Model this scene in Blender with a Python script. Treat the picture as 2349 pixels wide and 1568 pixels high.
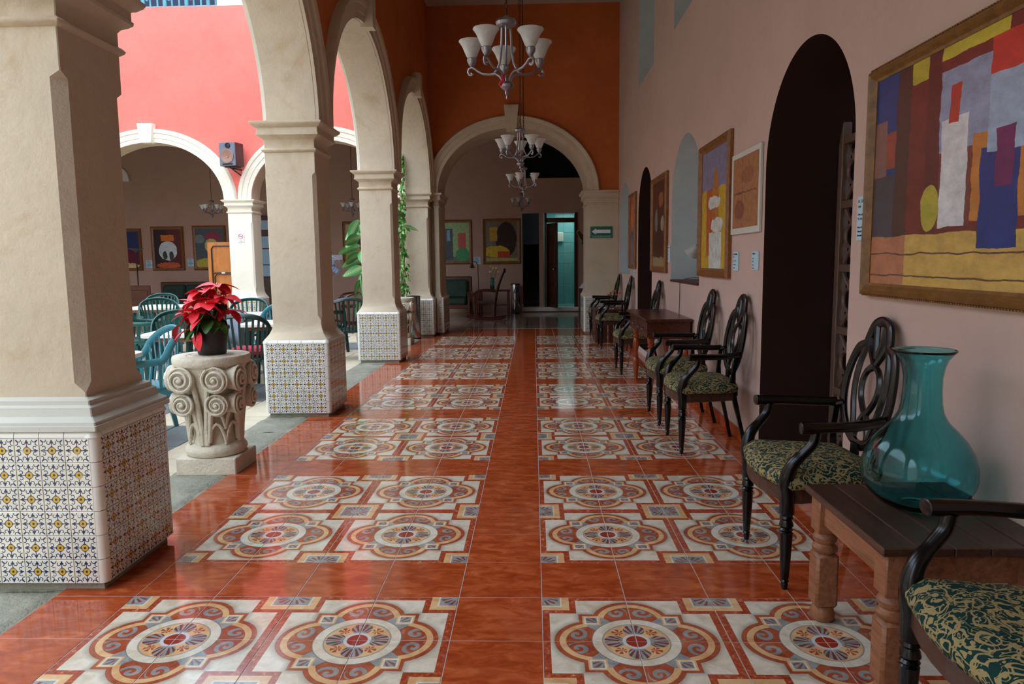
import bpy, bmesh, math, random
from mathutils import Vector, Matrix, Euler, noise
random.seed(7)
PI=math.pi
S=bpy.context.scene
COL=S.collection
for o in list(bpy.data.objects): bpy.data.objects.remove(o)
# ------------------------------------------------------------ camera
T=.34
CP=Vector((-.0683*T,-8.2971*T,4.0568*T))
yaw,pitch,roll=.0308,.1139,.0113
f_=Vector((-math.sin(yaw)*math.cos(pitch),math.cos(yaw)*math.cos(pitch),-math.sin(pitch)))
r_=Vector((math.cos(yaw),math.sin(yaw),0)); d_=f_.cross(r_)
r2=math.cos(roll)*r_+math.sin(roll)*d_; d2=math.cos(roll)*d_-math.sin(roll)*r_
cd=bpy.data.cameras.new('camera'); cam=bpy.data.objects.new('camera',cd); COL.objects.link(cam)
cd.sensor_width=36; cd.lens=36*1650.5/2349; cd.clip_start=.05
m=Matrix.Identity(4)
for i in range(3):
    m[i][0]=r2[i]; m[i][1]=-d2[i]; m[i][2]=-f_[i]; m[i][3]=CP[i]
cam.matrix_world=m; S.camera=cam
# ------------------------------------------------------------ light
w=bpy.data.worlds.new('world'); S.world=w; w.use_nodes=True
bg=w.node_tree.nodes['Background']; bg.inputs[0].default_value=(.76,.90,1.08,1); bg.inputs[1].default_value=2.9
sd=bpy.data.lights.new('sun','SUN'); sd.energy=.5; sd.angle=1.2; sd.color=(1,.95,.88)
so=bpy.data.objects.new('sun',sd); COL.objects.link(so)
so.rotation_euler=Vector((.30,.62,-1)).to_track_quat('-Z','Y').to_euler(); so.location=(-5,-4,12)
S.view_settings.view_transform='Standard'; S.view_settings.look='None'; S.view_settings.gamma=1
S.view_settings.use_curve_mapping=False; S.view_settings.exposure=.52
# ------------------------------------------------------------ node helper
class X:
    nt=None
    def __init__(s,v): s.v=v
    @staticmethod
    def op(o,*a):
        n=X.nt.nodes.new('ShaderNodeMath'); n.operation=o
        for i,q in enumerate(a):
            if isinstance(q,X): q=q.v
            if isinstance(q,(int,float)): n.inputs[i].default_value=q
            else: X.nt.links.new(q,n.inputs[i])
        return X(n.outputs[0])
    def __add__(s,o): return X.op('ADD',s,o)
    __radd__=__add__
    def __sub__(s,o): return X.op('SUBTRACT',s,o)
    def __rsub__(s,o): return X.op('SUBTRACT',o,s)
    def __mul__(s,o): return X.op('MULTIPLY',s,o)
    __rmul__=__mul__
    def __truediv__(s,o): return X.op('DIVIDE',s,o)
    def __lt__(s,o): return X.op('LESS_THAN',s,o)
    def __gt__(s,o): return X.op('GREATER_THAN',s,o)
def xabs(a): return X.op('ABSOLUTE',a)
def xmin(a,*b):
    for c in b: a=X.op('MINIMUM',a,c)
    return a
def xmax(a,*b):
    for c in b: a=X.op('MAXIMUM',a,c)
    return a
def xlen(a,b): return X.op('SQRT',a*a+b*b)
def xand(*a):
    r=a[0]
    for b in a[1:]: r=r*b
    return r
def xor(*a): return xmax(*a)
def rgb(h): # sRGB 0-255 -> linear
    return tuple(((c/255)/12.92 if c/255<=.04045 else ((c/255+.055)/1.055)**2.4) for c in h)+(1,)
def link(a,b): X.nt.links.new(a.v if isinstance(a,X) else a,b)
def mixc(fac,a,b):
    n=X.nt.nodes.new('ShaderNodeMix'); n.data_type='RGBA'
    if isinstance(fac,X): link(fac,n.inputs[0])
    else: n.inputs[0].default_value=fac
    for q,i in ((a,6),(b,7)):
        if isinstance(q,tuple): n.inputs[i].default_value=q
        else: link(q,n.inputs[i])
    return n.outputs[2]
def coords(kind='Object',scale=(1,1,1),rand=False):
    tc=X.nt.nodes.new('ShaderNodeTexCoord'); mp=X.nt.nodes.new('ShaderNodeMapping')
    X.nt.links.new(tc.outputs[kind],mp.inputs[0]); mp.inputs[3].default_value=scale
    if rand:
        oi=X.nt.nodes.new('ShaderNodeObjectInfo'); 
        vm=X.nt.nodes.new('ShaderNodeVectorMath'); vm.operation='SCALE'
        vm.inputs[0].default_value=(37,59,83); X.nt.links.new(oi.outputs['Random'],vm.inputs[3]); X.nt.links.new(vm.outputs[0],mp.inputs[1])
    return mp.outputs[0]
def sep(v):
    n=X.nt.nodes.new('ShaderNodeSeparateXYZ'); X.nt.links.new(v,n.inputs[0]); return [X(o) for o in n.outputs]
def tnoise(v,scale,detail=4,rough=.5,dist=0):
    n=X.nt.nodes.new('ShaderNodeTexNoise'); X.nt.links.new(v,n.inputs['Vector']); n.inputs['Scale'].default_value=scale
    n.inputs['Detail'].default_value=detail; n.inputs['Roughness'].default_value=rough; n.inputs['Distortion'].default_value=dist
    return X(n.outputs[0])
def ramp(x,stops):
    n=X.nt.nodes.new('ShaderNodeValToRGB'); link(x,n.inputs[0]); e=n.color_ramp.elements
    while len(e)<len(stops): e.new(.5)
    for i,(p,c) in enumerate(stops): e[i].position=p; e[i].color=c
    return n.outputs[0]
MATS={}
def mat(name,rough=.6,metal=0,spec=.5,**kw):
    def dec(fn):
        m=bpy.data.materials.new(name); m.use_nodes=True; X.nt=m.node_tree
        b=X.nt.nodes['Principled BSDF']; b.inputs['Roughness'].default_value=rough; b.inputs['Metallic'].default_value=metal
        b.inputs['Specular IOR Level'].default_value=spec
        for k,v in kw.items(): b.inputs[k.replace('_',' ')].default_value=v
        r=fn(b)
        if r is not None:
            if isinstance(r,tuple): b.inputs['Base Color'].default_value=r
            else: X.nt.links.new(r,b.inputs['Base Color'])
        MATS[name]=m; return m
    return dec
def bump(b,x,strength=.3,dist=.01):
    n=X.nt.nodes.new('ShaderNodeBump'); n.inputs['Strength'].default_value=strength; n.inputs['Distance'].default_value=dist
    link(x,n.inputs['Height']); X.nt.links.new(n.outputs[0],b.inputs['Normal'])
def plain(name,c,rough=.6,metal=0,var=.12,scale=6,bmp=0,bscale=40,**kw):
    c=rgb(c)
    def fn(b):
        v=coords(); n=tnoise(v,scale,5,.6)
        lo=tuple(x*(1-var) for x in c[:3])+(1,); hi=tuple(min(1,x*(1+var)) for x in c[:3])+(1,)
        if bmp: bump(b,tnoise(v,bscale,6,.6),bmp,.01)
        return ramp(n,[(.3,lo),(.7,hi)])
    return mat(name,rough,metal,**kw)(fn)
def plaster(name,c,var=.1,stain=None,bmp=.25):
    c=rgb(c)
    def fn(b):
        v=coords(); n=tnoise(v,1.3,6,.65)+tnoise(v,9,4,.6)*.35
        lo=tuple(x*(1-var) for x in c[:3])+(1,); hi=tuple(min(1,x*(1+var)) for x in c[:3])+(1,)
        col=ramp(n,[(.45,lo),(.9,hi)])
        if stain:
            s=tnoise(v,2.2,7,.7,.6)
            col=mixc(X.op('MULTIPLY',X.op('SMOOTH_MIN',(xmax(s-.56,0)*6),1,.1),.6),col,rgb(stain))
        bump(b,tnoise(v,14,8,.62)+tnoise(v,70,3,.6)*.25,bmp,.02)
        return col
    return mat(name,.85,spec=.25)(fn)
# paints
plaster('column plaster',(202,186,162),.09,(178,146,106),.35)
plaster('moulding cream',(228,222,204),.07,None,.12)
plaster('moulding grey',(200,198,188),.05,None,.1)
plaster('coral wall',(220,112,100),.10,None,.15)
plaster('orange wall',(192,104,54),.14,None,.2)
plaster('peach wall',(196,169,158),.06,None,.18)
plaster('back wall',(184,150,134),.06,None,.18)
plaster('niche plaster',(190,198,200),.08,None,.35)
plaster('ceiling paint',(180,166,150),.05,None,.1)
plaster('kerb stone',(150,148,132),.3,(92,96,84),1.0)
plaster('carved stone',(214,204,184),.14,(180,138,92),.9)
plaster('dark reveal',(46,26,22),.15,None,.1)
plaster('void',(12,8,7),.1,None,.1)  # near-black colour puts the darkness of unlit spaces into their surfaces
plain('black wood',(7,6,7),.24,var=.3,scale=9,spec=.32,Coat_Weight=.12,Coat_Roughness=.08)
def wood(name,c1,c2,rough=.4,axis=(1,14,14),**kw):
    def fn(b):
        v=coords(scale=axis); n=tnoise(v,3.5,6,.65,.6)
        bump(b,n,.15,.004)
        return ramp(n,[(.32,rgb(c1)),(.68,rgb(c2))])
    return mat(name,rough,**kw)(fn)
wood('pine wood',(112,70,46),(160,104,70),.5,(14,1.2,14))
wood('dark stained wood',(52,32,24),(84,54,40),.35,(14,1.2,14))
wood('mahogany wood',(58,26,18),(90,42,28),.25,(14,1.4,14))
wood('turned cherry wood',(110,42,16),(160,70,28),.2,(14,14,1))
wood('brown furniture wood',(64,34,22),(98,56,38),.4,(1.4,14,14))
wood('orange board',(160,92,36),(190,118,52),.45,(3,3,1))
wood('gilt frame',(104,70,30),(140,98,46),.38,(5,5,5))
wood('frame wood',(110,68,30),(146,94,44),.4,(5,5,5))
plain('brushed silver',(150,150,158),.28,.9,var=.15)
plain('steel',(170,175,182),.16,1.0,var=.05)
plain('black plastic',(20,20,22),.4)
plain('dark chain',(70,48,38),.5,.6)
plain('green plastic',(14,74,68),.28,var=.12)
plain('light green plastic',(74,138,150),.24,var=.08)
plain('shaded green plastic',(9,40,36),.35,var=.12)  # darker copy of green plastic, backlit shade put into its colour
plain('white table top',(232,226,216),.3,var=.04)
plain('white plastic',(225,225,228),.4,var=.04)
plain('white paint',(225,222,214),.5,var=.05)
plain('ivory box',(226,224,205),.4,var=.03)
plain('green velvet',(30,52,40),.8,var=.3,scale=12)
plain('charcoal pot',(30,24,26),.45,var=.2)
plain('soil',(46,32,24),.9)
plain('teal iron',(70,140,150),.45,var=.25)
plain('terrace blue',(28,34,58),.8)  # dark blue of the terrace slab and its backdrop wall
plain('grey fabric',(140,150,166),.8,var=.12,scale=20,bmp=.3,bscale=12)
plain('red fabric',(168,24,48),.8,var=.2)
plain('skin',(150,98,72),.55)
plain('hair black',(18,14,13),.5)
plain('yellow fabric',(222,190,52),.7,var=.3,scale=18)
plain('pane blue',(150,186,206),.2,var=.08)
plain('maroon paint',(74,26,28),.5,var=.1)
plain('aqua tile wall',(128,190,186),.25,var=.06)
plain('grout',(196,180,170),.8)
plain('pale grout',(186,178,160),.9)
plain('white glaze',(232,230,220),.12,var=.04)
plain('stem green',(70,110,40),.5,var=.2)
plain('yellow bud',(226,206,90),.5)
plain('orange plastic',(214,92,50),.4)
plain('cable grey',(60,60,64),.5)
plain('paper',(178,208,222),.6,var=.03)
plain('ink',(50,70,84),.7)
plain('sign green',(14,104,70),.35,var=.05)
plain('sign white',(224,226,236),.4,var=.03)
plain('sign red',(190,60,60),.4)
plain('speaker grey',(110,116,130),.3,.3)
plain('cone brown',(140,104,88),.6)
plain('fan blue',(104,130,176),.4)
plain('dark blue grille',(34,42,62),.5)
plain('stair stone',(52,40,34),.8)
plain('cane',(84,80,82),.7)
plain('paving grey',(112,120,120),.7,var=.2,scale=5,bmp=.3)
plain('paving cream',(206,194,168),.6,var=.1,scale=5,bmp=.25)
plain('gate brown',(104,78,66),.5)
plain('dark glass',(8,8,10),.1)

@mat('red bract',.5)
def _(b):
    v=coords(); n=tnoise(v,30,3)
    b.inputs['Subsurface Weight'].default_value=.0
    return ramp(n,[(.35,rgb((206,10,28))),(.7,rgb((240,40,60)))])
@mat('leaf green',.42)
def _(b):
    v=coords(); n=tnoise(v,20,3)
    return ramp(n,[(.35,rgb((24,66,22))),(.7,rgb((62,112,40)))])
@mat('variegated leaf',.4)
def _(b):
    v=coords(); x,y,z=sep(v)
    wv=X.op('SINE',(x+xabs(y)*.9)*260+tnoise(v,20,3)*7)
    k=(wv*.5+.5)*X.op('SMOOTH_MIN',xmax(xabs(y)*-22+1.1,0),1,.1)
    return mixc(k,rgb((74,150,88)),rgb((206,226,158)))
@mat('vine leaf',.45)
def _(b):
    v=coords(); n=tnoise(v,9,3)
    return ramp(n,[(.3,rgb((30,80,20))),(.5,rgb((90,150,60))),(.66,rgb((140,190,110)))])
@mat('alabaster glass',.35,Transmission_Weight=.25)
def _(b):
    v=coords(); n=tnoise(v,9,5,.6,1)
    return ramp(n,[(.3,rgb((196,196,190))),(.7,rgb((238,236,230)))])
@mat('turquoise glass',.02,IOR=1.33,Transmission_Weight=1.0)
def _(b):
    return rgb((146,224,230))
@mat('clear glass',.02,IOR=1.3,Transmission_Weight=1.0)
def _(b): return (.95,.97,.97,1)
@mat('damask fabric',.85,spec=.15)
def _(b):
    v=coords(); 
    n1=X.nt.nodes.new('ShaderNodeTexNoise'); X.nt.links.new(v,n1.inputs[0]); n1.inputs['Scale'].default_value=9; n1.inputs['Detail'].default_value=1
    add=X.nt.nodes.new('ShaderNodeVectorMath'); add.operation='MULTIPLY_ADD'; X.nt.links.new(n1.outputs[1],add.inputs[0]); add.inputs[1].default_value=(.13,.13,.13); X.nt.links.new(v,add.inputs[2])
    vo=X.nt.nodes.new('ShaderNodeTexVoronoi'); vo.inputs['Scale'].default_value=17; X.nt.links.new(add.outputs[0],vo.inputs[0])
    d=X(vo.outputs['Distance']); sp=X.op('SINE',d*17+tnoise(add.outputs[0],24,2)*5)
    wv=X.op('SINE',tnoise(v,22,1,.5,1.6)*26)
    k=X.op('MULTIPLY_ADD',xmax(sp,wv*.92)-.62,6,.5); k=xmin(xmax(k,0),1)
    fine=tnoise(v,300,2); bump(b,k*.5+fine*.4,.4,.004)
    return mixc(k,mixc(fine,rgb((14,44,44)),rgb((26,62,58))),mixc(fine,rgb((138,122,80)),rgb((170,152,106))))
TS=T/2
@mat('patterned floor tile',.10,spec=.55)
def _(b):
    v0=coords(); x,y,z=sep(v0); x=(x+TS)/T; y=(y+TS)/T
    vr=coords(rand=True); n=tnoise(vr,14,6,.65,.5); nf=tnoise(vr,46,4,.7); gw=tnoise(vr,30,2)
    r=xlen(x,y)
    cream=ramp(n,[(.35,rgb((206,192,166))),(.55,rgb((226,216,196))),(.75,rgb((232,226,212)))])
    red=ramp(nf,[(.38,rgb((150,58,34))),(.60,rgb((182,84,52))),(.72,rgb((226,176,134)))])
    rust=ramp(n,[(.35,rgb((148,66,42))),(.7,rgb((184,98,64)))])
    orange=ramp(n,[(.3,rgb((208,150,98))),(.7,rgb((232,196,146)))])
    blue=ramp(n,[(.3,rgb((120,126,130))),(.7,rgb((168,170,166)))])
    dk=rgb((130,58,46))
    col=cream
    m_=xmax(1-x,1-y); mm=xmin(1-x,1-y); M=xmax(x,y); mn=xmin(x,y)
    col=mixc((M>.915),col,red)
    ms=m_
    col=mixc(ms<.395,col,red); col=mixc(ms<.32,col,orange); col=mixc(ms<.235,col,cream); col=mixc(ms<.215,col,blue)
    # palmette in the corner square
    ca=X.op('ARCTAN2',1-y,1-x); rr=xlen(1-x,1-y)
    pet=xand(X.op('COSINE',ca*16)>.1,rr>.09,rr<.185+X.op('COSINE',(ca-.785)*2)*.03)
    col=mixc(pet*.9,col,dk)
    # quatrefoil
    D=xmin(xlen(x-.44,y),xlen(x,y-.44))-.435
    D=xmin(D,M-.585)
    sh=xmin(xmax(X.op('MULTIPLY_ADD',D,-14,1.0),0),1)*.55
    col=mixc(sh*(D<.075),col,rgb((120,112,104)))
    col=mixc(D<0,col,rust); col=mixc(D<-.055,col,orange); col=mixc(D<-.125,col,rust)
    # scrolls
    def scroll(cx,cy,sg):
        nonlocal col
        a=X.op('ARCTAN2',y-cy,x-cx); rd=xlen(x-cx,(y-cy)*1.15)
        sp=X.op('SINE',rd*62+a*sg)
        k=xand(rd<.135,sp>-.1,D<-.135)
        col=mixc(k*.9,col,blue)
    scroll(.625,.14,1.); scroll(.14,.625,-1.)
    # blue wedges near diag
    k=xand((x-y)*(x-y)<.035,r>.47,r<.62,M<.5); col=mixc(k,col,blue)
    # diagonal squares
    bx=xmax(xabs(x-.445),xabs(y-.445))
    col=mixc(bx<.10,col,orange); col=mixc(bx<.082,col,cream); col=mixc(bx<.062,col,blue)
    a2=X.op('ARCTAN2',y-.36,x-.36); r3=xlen(x-.37,y-.37)
    col=mixc(xand(bx<.055,X.op('COSINE',a2*14)>.15,r3>.05)*.8,col,dk)
    # ring and rosette
    col=mixc(r<.475,col,rgb((120,122,124))); col=mixc(r<.467,col,cream)
    col=mixc(xand(r<.365,r>.345),col,rgb((150,150,146))); col=mixc(r<.348,col,orange)
    def fan(px,py,bx_,by_):
        nonlocal col
        inr=xlen(x-px,y-py)<.105
        aa=X.op('ARCTAN2',y-by_,x-bx_); rq=xlen(x-bx_,y-by_)
        col=mixc(inr,col,blue); col=mixc(xand(inr,X.op('COSINE',aa*18)>.0,rq>.085),col,rgb((120,62,56)))
    fan(.235,.012,.10,0); fan(.012,.235,0,.10); 
    t=xlen(x-.185,y-.185)
    col=mixc(xand(t<.062,X.op('SINE',X.op('ARCTAN2',y-.17,x-.17)*6)>-.3),col,rust)
    col=mixc(r<.148,col,rgb((206,208,210))); col=mixc(r<.112,col,rgb((158,52,32)))
    # worn print
    col=mixc(xmin(xmax((gw-.60)*5,0),1)*.22,col,cream)
    return col
@mat('terracotta floor tile',.09,spec=.55)
def _(b):
    v=coords(rand=True); mp=X.nt.nodes.new('ShaderNodeMapping'); X.nt.links.new(v,mp.inputs[0]); mp.inputs[3].default_value=(5,11,1)
    n=tnoise(mp.outputs[0],1.6,8,.62,.7)
    return ramp(n,[(.28,rgb((138,54,24))),(.48,rgb((170,74,36))),(.60,rgb((188,92,50))),(.76,rgb((204,116,74)))])
@mat('room floor tile',.09,spec=.5)
def _(b):
    v=coords(); x,y,z=sep(v); fx=X.op('PINGPONG',x,.17)/.17; fy=X.op('PINGPONG',y,.17)/.17
    r=xlen(fx,fy); n=tnoise(v,12,5)
    k=xor(xand(r>.45,r<.62),xand(xmax(fx,fy)>.9),r<.15)
    col=mixc(k,ramp(n,[(.3,rgb((150,136,120))),(.7,rgb((186,172,154)))]),rgb((120,74,58)))
    return mixc(xmax(fx,fy)>.985,col,rgb((90,80,74)))
TL=.105
@mat('talavera tile',.10,spec=.6)
def _(b):
    v=coords(); x,_y,z=sep(v); ax=xabs(x)/(TL/2); az=xabs(z)/(TL/2)
    a=xmax(ax,az); c=xmin(ax,az); r=xlen(a,c)
    oi=X.nt.nodes.new('ShaderNodeObjectInfo'); rd=X(oi.outputs['Random'])
    base=mixc(rd,rgb((212,209,196)),rgb((226,222,208)))
    dia=(a+c*.80)<.40
    stem=xand(c<.034,a<.8)
    fl=xand((c-.115+xabs(a-.70)*.55)<0,a>.5)
    fl2=xand(c<.05,a>.78,a<.88)
    curl=xand(xabs(xlen(a-.64,c-.235)-.135)<.033,(a-c*.4)<.64)
    curl=xor(curl,xand(xabs(xlen(a-.64,c-.235)-.135)<.033,a<.72))
    dg=xand((a-c)<.08,(a+c)>1.34,(a+c)<1.74)
    dg2=xand(xabs(xlen(a-.86,c-.60)-.155)<.036,(a+c)<1.5,a<.9)
    k=xor(dia,stem,fl,fl2,curl,dg,dg2)
    n=tnoise(coords(rand=True),20,2)
    col=mixc(k*(X.op('SMOOTH_MIN',xmax((n-.22)*8,.4),1,.05)),base,rgb((20,28,78)))
    col=mixc(r<.265,col,rgb((200,160,44))); col=mixc(r<.10,col,rgb((48,40,30)))
    return mixc(a>.988,col,rgb((186,180,164)))
@mat('big canvas',.3,spec=.4)
def _(b):
    v=coords('UV'); n=tnoise(v,7,4,.6); u,w_,_z=sep(v); u=u+(n-.5)*.03; w_=w_+(tnoise(v,9,4)-.5)*.03
    nn=tnoise(v,14,5,.7)
    def c(h,k=.25): 
        h=rgb(h); return ramp(nn,[(.3,tuple(q*(1-k) for q in h[:3])+(1,)),(.7,tuple(min(1,q*(1+k)) for q in h[:3])+(1,))])
    col=c((112,44,40))
    def box(u0,u1,v0,v1,h):
        nonlocal col; col=mixc(xand(u>u0,u<u1,w_>v0,w_<v1),col,c(h))
    def ell(cu,cv,ru,rv,h):
        nonlocal col; col=mixc(xlen((u-cu)/ru,(w_-cv)/rv)<1,col,c(h))
    box(0,.15,.5,1,(34,62,120)); box(.02,.10,.5,.76,(130,92,86)); box(.10,.16,.55,.70,(150,70,56)); box(0,.15,.12,.52,(74,66,74))
    box(.15,.22,.1,1,(78,48,42)); box(.22,.30,.86,1,(176,160,54)); box(.30,.36,.1,1,(96,40,38)); box(.36,.55,.56,.86,(140,150,178)); box(.36,.6,.90,1,(186,170,60))
    box(.55,1,.60,.9,(190,58,48)); box(.72,1,.66,.92,(130,164,196)); box(.5,1,.3,.6,(186,120,54)); box(.36,.5,.28,.56,(120,60,52))
    col=mixc(w_<.26,col,c((196,160,84))); col=mixc(xand(w_<.26,u<.22),col,c((176,116,84)))
    col=mixc(xand(X.op('FRACT',w_*11)<.07,w_<.26),col,rgb((96,70,50)))
    # generic abstract colour fields in place of the picture
    box(.37,.48,.28,.68,(206,206,210)); box(.53,.66,.20,.54,(40,54,120)); box(.55,.70,.52,.78,(150,170,196)); box(.40,.44,.66,.80,(176,60,44)); ell(.33,.36,.04,.09,(172,160,60)); box(.58,.64,.40,.60,(110,40,90))
    return col
def canvas(name,bgc,shapes,seed=0):
    @mat(name,.35,spec=.35)
    def _(b):
        v=coords('UV'); n=tnoise(v,5+seed,4,.6); u,w_,_z=sep(v); u=u+(n-.5)*.07; w_=w_+(tnoise(v,8+seed,3)-.5)*.07
        nn=tnoise(v,16,5,.7)
        def c(h,k=.3):
            h=rgb(h); return ramp(nn,[(.3,tuple(q*(1-k) for q in h[:3])+(1,)),(.7,tuple(min(1,q*(1+k)) for q in h[:3])+(1,))])
        col=c(bgc)
        for s in shapes:
            k,cu,cv,ru,rv,h=s
            col=mixc((xlen((u-cu)/ru,(w_-cv)/rv)<1) if k=='e' else xand(xabs(u-cu)<ru,xabs(w_-cv)<rv),col,c(h))
        return col
canvas('canvas one',(120,116,140),[('b',.5,.3,.5,.42,(196,160,48)),('b',.5,.85,.5,.2,(128,122,150)),('b',.35,.4,.1,.25,(182,90,50)),('e',.55,.5,.1,.3,(178,112,50)),('b',.55,.16,.2,.17,(200,204,198)),('e',.6,.38,.2,.05,(206,206,200)),('e',.5,.55,.2,.05,(206,206,200))],1)
canvas('canvas map',(166,112,74),[('e',.3,.3,.2,.12,(136,82,56)),('e',.6,.7,.25,.1,(150,96,64)),('b',.5,.5,.45,.01,(120,74,52)),('b',.4,.5,.008,.42,(124,78,54))],2)
canvas('canvas two',(84,40,26),[('e',.6,.75,.15,.08,(150,92,54)),('e',.3,.55,.1,.12,(110,120,112)),('e',.7,.5,.1,.08,(160,150,130)),('b',.5,.08,.45,.08,(150,132,96)),('e',.5,.3,.3,.15,(70,28,22))],3)
canvas('canvas three',(176,96,60),[('b',.5,.2,.5,.2,(120,100,110)),('e',.5,.7,.3,.15,(206,110,70)),('b',.5,.45,.3,.05,(80,90,120))],4)
canvas('canvas green',(150,178,110),[('b',.5,.08,.5,.1,(84,100,70)),('b',.25,.45,.14,.35,(38,48,58)),('b',.25,.65,.05,.12,(120,160,180)),('b',.68,.5,.12,.2,(196,60,44)),('e',.7,.22,.22,.16,(40,140,70))],5)
canvas('canvas yellow',(120,112,96),[('e',.62,.55,.28,.38,(40,24,20)),('b',.28,.66,.10,.15,(196,150,50)),('e',.35,.28,.35,.13,(206,170,30)),('b',.55,.2,.16,.08,(196,64,34)),('b',.5,.06,.5,.08,(176,164,96))],6)
canvas('canvas white blouse',(92,26,30),[('b',.25,.5,.22,.5,(44,26,34)),('e',.5,.45,.28,.22,(206,212,214)),('b',.5,.74,.20,.07,(214,116,40)),('e',.5,.12,.36,.07,(196,86,50)),('e',.4,.35,.07,.1,(60,70,50)),('e',.6,.33,.07,.1,(60,60,66))],7)
canvas('canvas slate',(66,82,92),[('e',.6,.75,.22,.12,(150,34,60)),('e',.55,.55,.2,.16,(196,184,128)),('e',.4,.15,.35,.12,(186,170,60)),('e',.2,.7,.15,.1,(110,124,120))],8)
canvas('canvas blue red',(40,54,98),[('b',.5,.25,.5,.25,(104,24,50)),('e',.3,.5,.2,.28,(214,200,150)),('e',.6,.12,.3,.06,(206,190,130))],9)
canvas('canvas gold',(190,160,100),[('e',.7,.6,.3,.3,(60,44,40)),('b',.5,.15,.5,.16,(170,160,50))],10)

# ------------------------------------------------------------ mesh helper
class MB:
    def __init__(s): s.v=[]; s.f=[]; s.mi=[]; s.uv=None
    def add(s,vs,fs,mi=0):
        o=len(s.v); s.v+= [tuple(v) for v in vs]
        for f in fs: s.f.append(tuple(i+o for i in f)); s.mi.append(mi)
        return s
    def box(s,x0,x1,y0,y1,z0,z1,mi=0,bev=0):
        if bev>0: 
            return s.rbox(x0,x1,y0,y1,z0,z1,bev,mi)
        vs=[(x,y,z) for z in (z0,z1) for y in (y0,y1) for x in (x0,x1)]
        return s.add(vs,[(0,2,3,1),(4,5,7,6),(0,1,5,4),(2,6,7,3),(0,4,6,2),(1,3,7,5)],mi)
    def rbox(s,x0,x1,y0,y1,z0,z1,b,mi=0):
        # chamfered box, 24 verts
        vs=[];idx={}
        for sx in (0,1):
            for sy in (0,1):
                for sz in (0,1):
                    X0=(x0,x1)[sx];Y0=(y0,y1)[sy];Z0=(z0,z1)[sz]
                    dx=b*(1-2*sx);dy=b*(1-2*sy);dz=b*(1-2*sz)
                    for k,p in (('x',(X0,Y0+dy,Z0+dz)),('y',(X0+dx,Y0,Z0+dz)),('z',(X0+dx,Y0+dy,Z0))):
                        idx[(sx,sy,sz,k)]=len(vs); vs.append(p)
        g=lambda a,b_,c,k: idx[(a,b_,c,k)]
        fs=[]
        fs.append([g(0,0,0,'x'),g(0,0,1,'x'),g(0,1,1,'x'),g(0,1,0,'x')]); fs.append([g(1,0,0,'x'),g(1,1,0,'x'),g(1,1,1,'x'),g(1,0,1,'x')])
        fs.append([g(0,0,0,'y'),g(1,0,0,'y'),g(1,0,1,'y'),g(0,0,1,'y')]); fs.append([g(0,1,0,'y'),g(0,1,1,'y'),g(1,1,1,'y'),g(1,1,0,'y')])
        fs.append([g(0,0,0,'z'),g(0,1,0,'z'),g(1,1,0,'z'),g(1,0,0,'z')]); fs.append([g(0,0,1,'z'),g(1,0,1,'z'),g(1,1,1,'z'),g(0,1,1,'z')])
        for a in (0,1):
            for c in (0,1):
                fs.append([g(0,a,c,'y'),g(1,a,c,'y'),g(1,a,c,'z'),g(0,a,c,'z')])
                fs.append([g(a,0,c,'x'),g(a,1,c,'x'),g(a,1,c,'z'),g(a,0,c,'z')])
                fs.append([g(a,c,0,'x'),g(a,c,1,'x'),g(a,c,1,'y'),g(a,c,0,'y')])
                for e in (0,1): fs.append([g(a,c,e,'x'),g(a,c,e,'y'),g(a,c,e,'z')])
        return s.add(vs,fs,mi)
    def lathe(s,prof,n=24,cx=0,cy=0,z0=0,mi=0,cap=True,axis='z',sx=1,sy=1):
        vs=[];fs=[]
        for r,z in prof:
            for i in range(n):
                a=2*PI*i/n; p=(r*math.cos(a)*sx,r*math.sin(a)*sy,z)
                vs.append(p)
        L=len(prof)
        for j in range(L-1):
            for i in range(n):
                k=(i+1)%n; fs.append((j*n+i,j*n+k,(j+1)*n+k,(j+1)*n+i))
        if cap:
            if prof[0][0]>1e-5: fs.append(tuple(range(n-1,-1,-1)))
            if prof[-1][0]>1e-5: fs.append(tuple((L-1)*n+i for i in range(n)))
        if axis=='y': vs=[(a,-c,b) for a,b,c in vs]
        if axis=='x': vs=[(c,b,-a) for a,b,c in vs]
        return s.add([(a+cx,b+cy,c+z0) for a,b,c in vs],fs,mi)
    def tube(s,pts,r,n=8,mi=0,closed=False,flat=None,cap=True,up=None):
        P=[Vector(p) for p in pts]; L=len(P); vs=[];fs=[]
        rr=r if isinstance(r,(list,tuple)) else [r]*L
        prev=None
        for i in range(L):
            if closed: t=(P[(i+1)%L]-P[i-1]).normalized()
            else: t=(P[min(i+1,L-1)]-P[max(i-1,0)]).normalized()
            if up is not None: u=Vector(up)-t*t.dot(Vector(up)); u.normalize()
            elif prev is None:
                a=Vector((0,0,1)) if abs(t.z)<.9 else Vector((1,0,0)); u=(a-t*t.dot(a)).normalized()
            else:
                u=(prev-t*t.dot(prev)); u=u.normalized() if u.length>1e-6 else prev
            prev=u; w_=t.cross(u)
            fx,fy=(flat if flat else (1,1))
            for k in range(n):
                a=2*PI*(k+.5)/n; vs.append(P[i]+u*(math.cos(a)*rr[i]*fx)+w_*(math.sin(a)*rr[i]*fy))
        m_=L if closed else L-1
        for i in range(m_):
            j=(i+1)%L
            for k in range(n): q=(k+1)%n; fs.append((i*n+k,i*n+q,j*n+q,j*n+k))
        if not closed and cap: fs.append(tuple(range(n-1,-1,-1))); fs.append(tuple((L-1)*n+k for k in range(n)))
        return s.add(vs,fs,mi)
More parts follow.
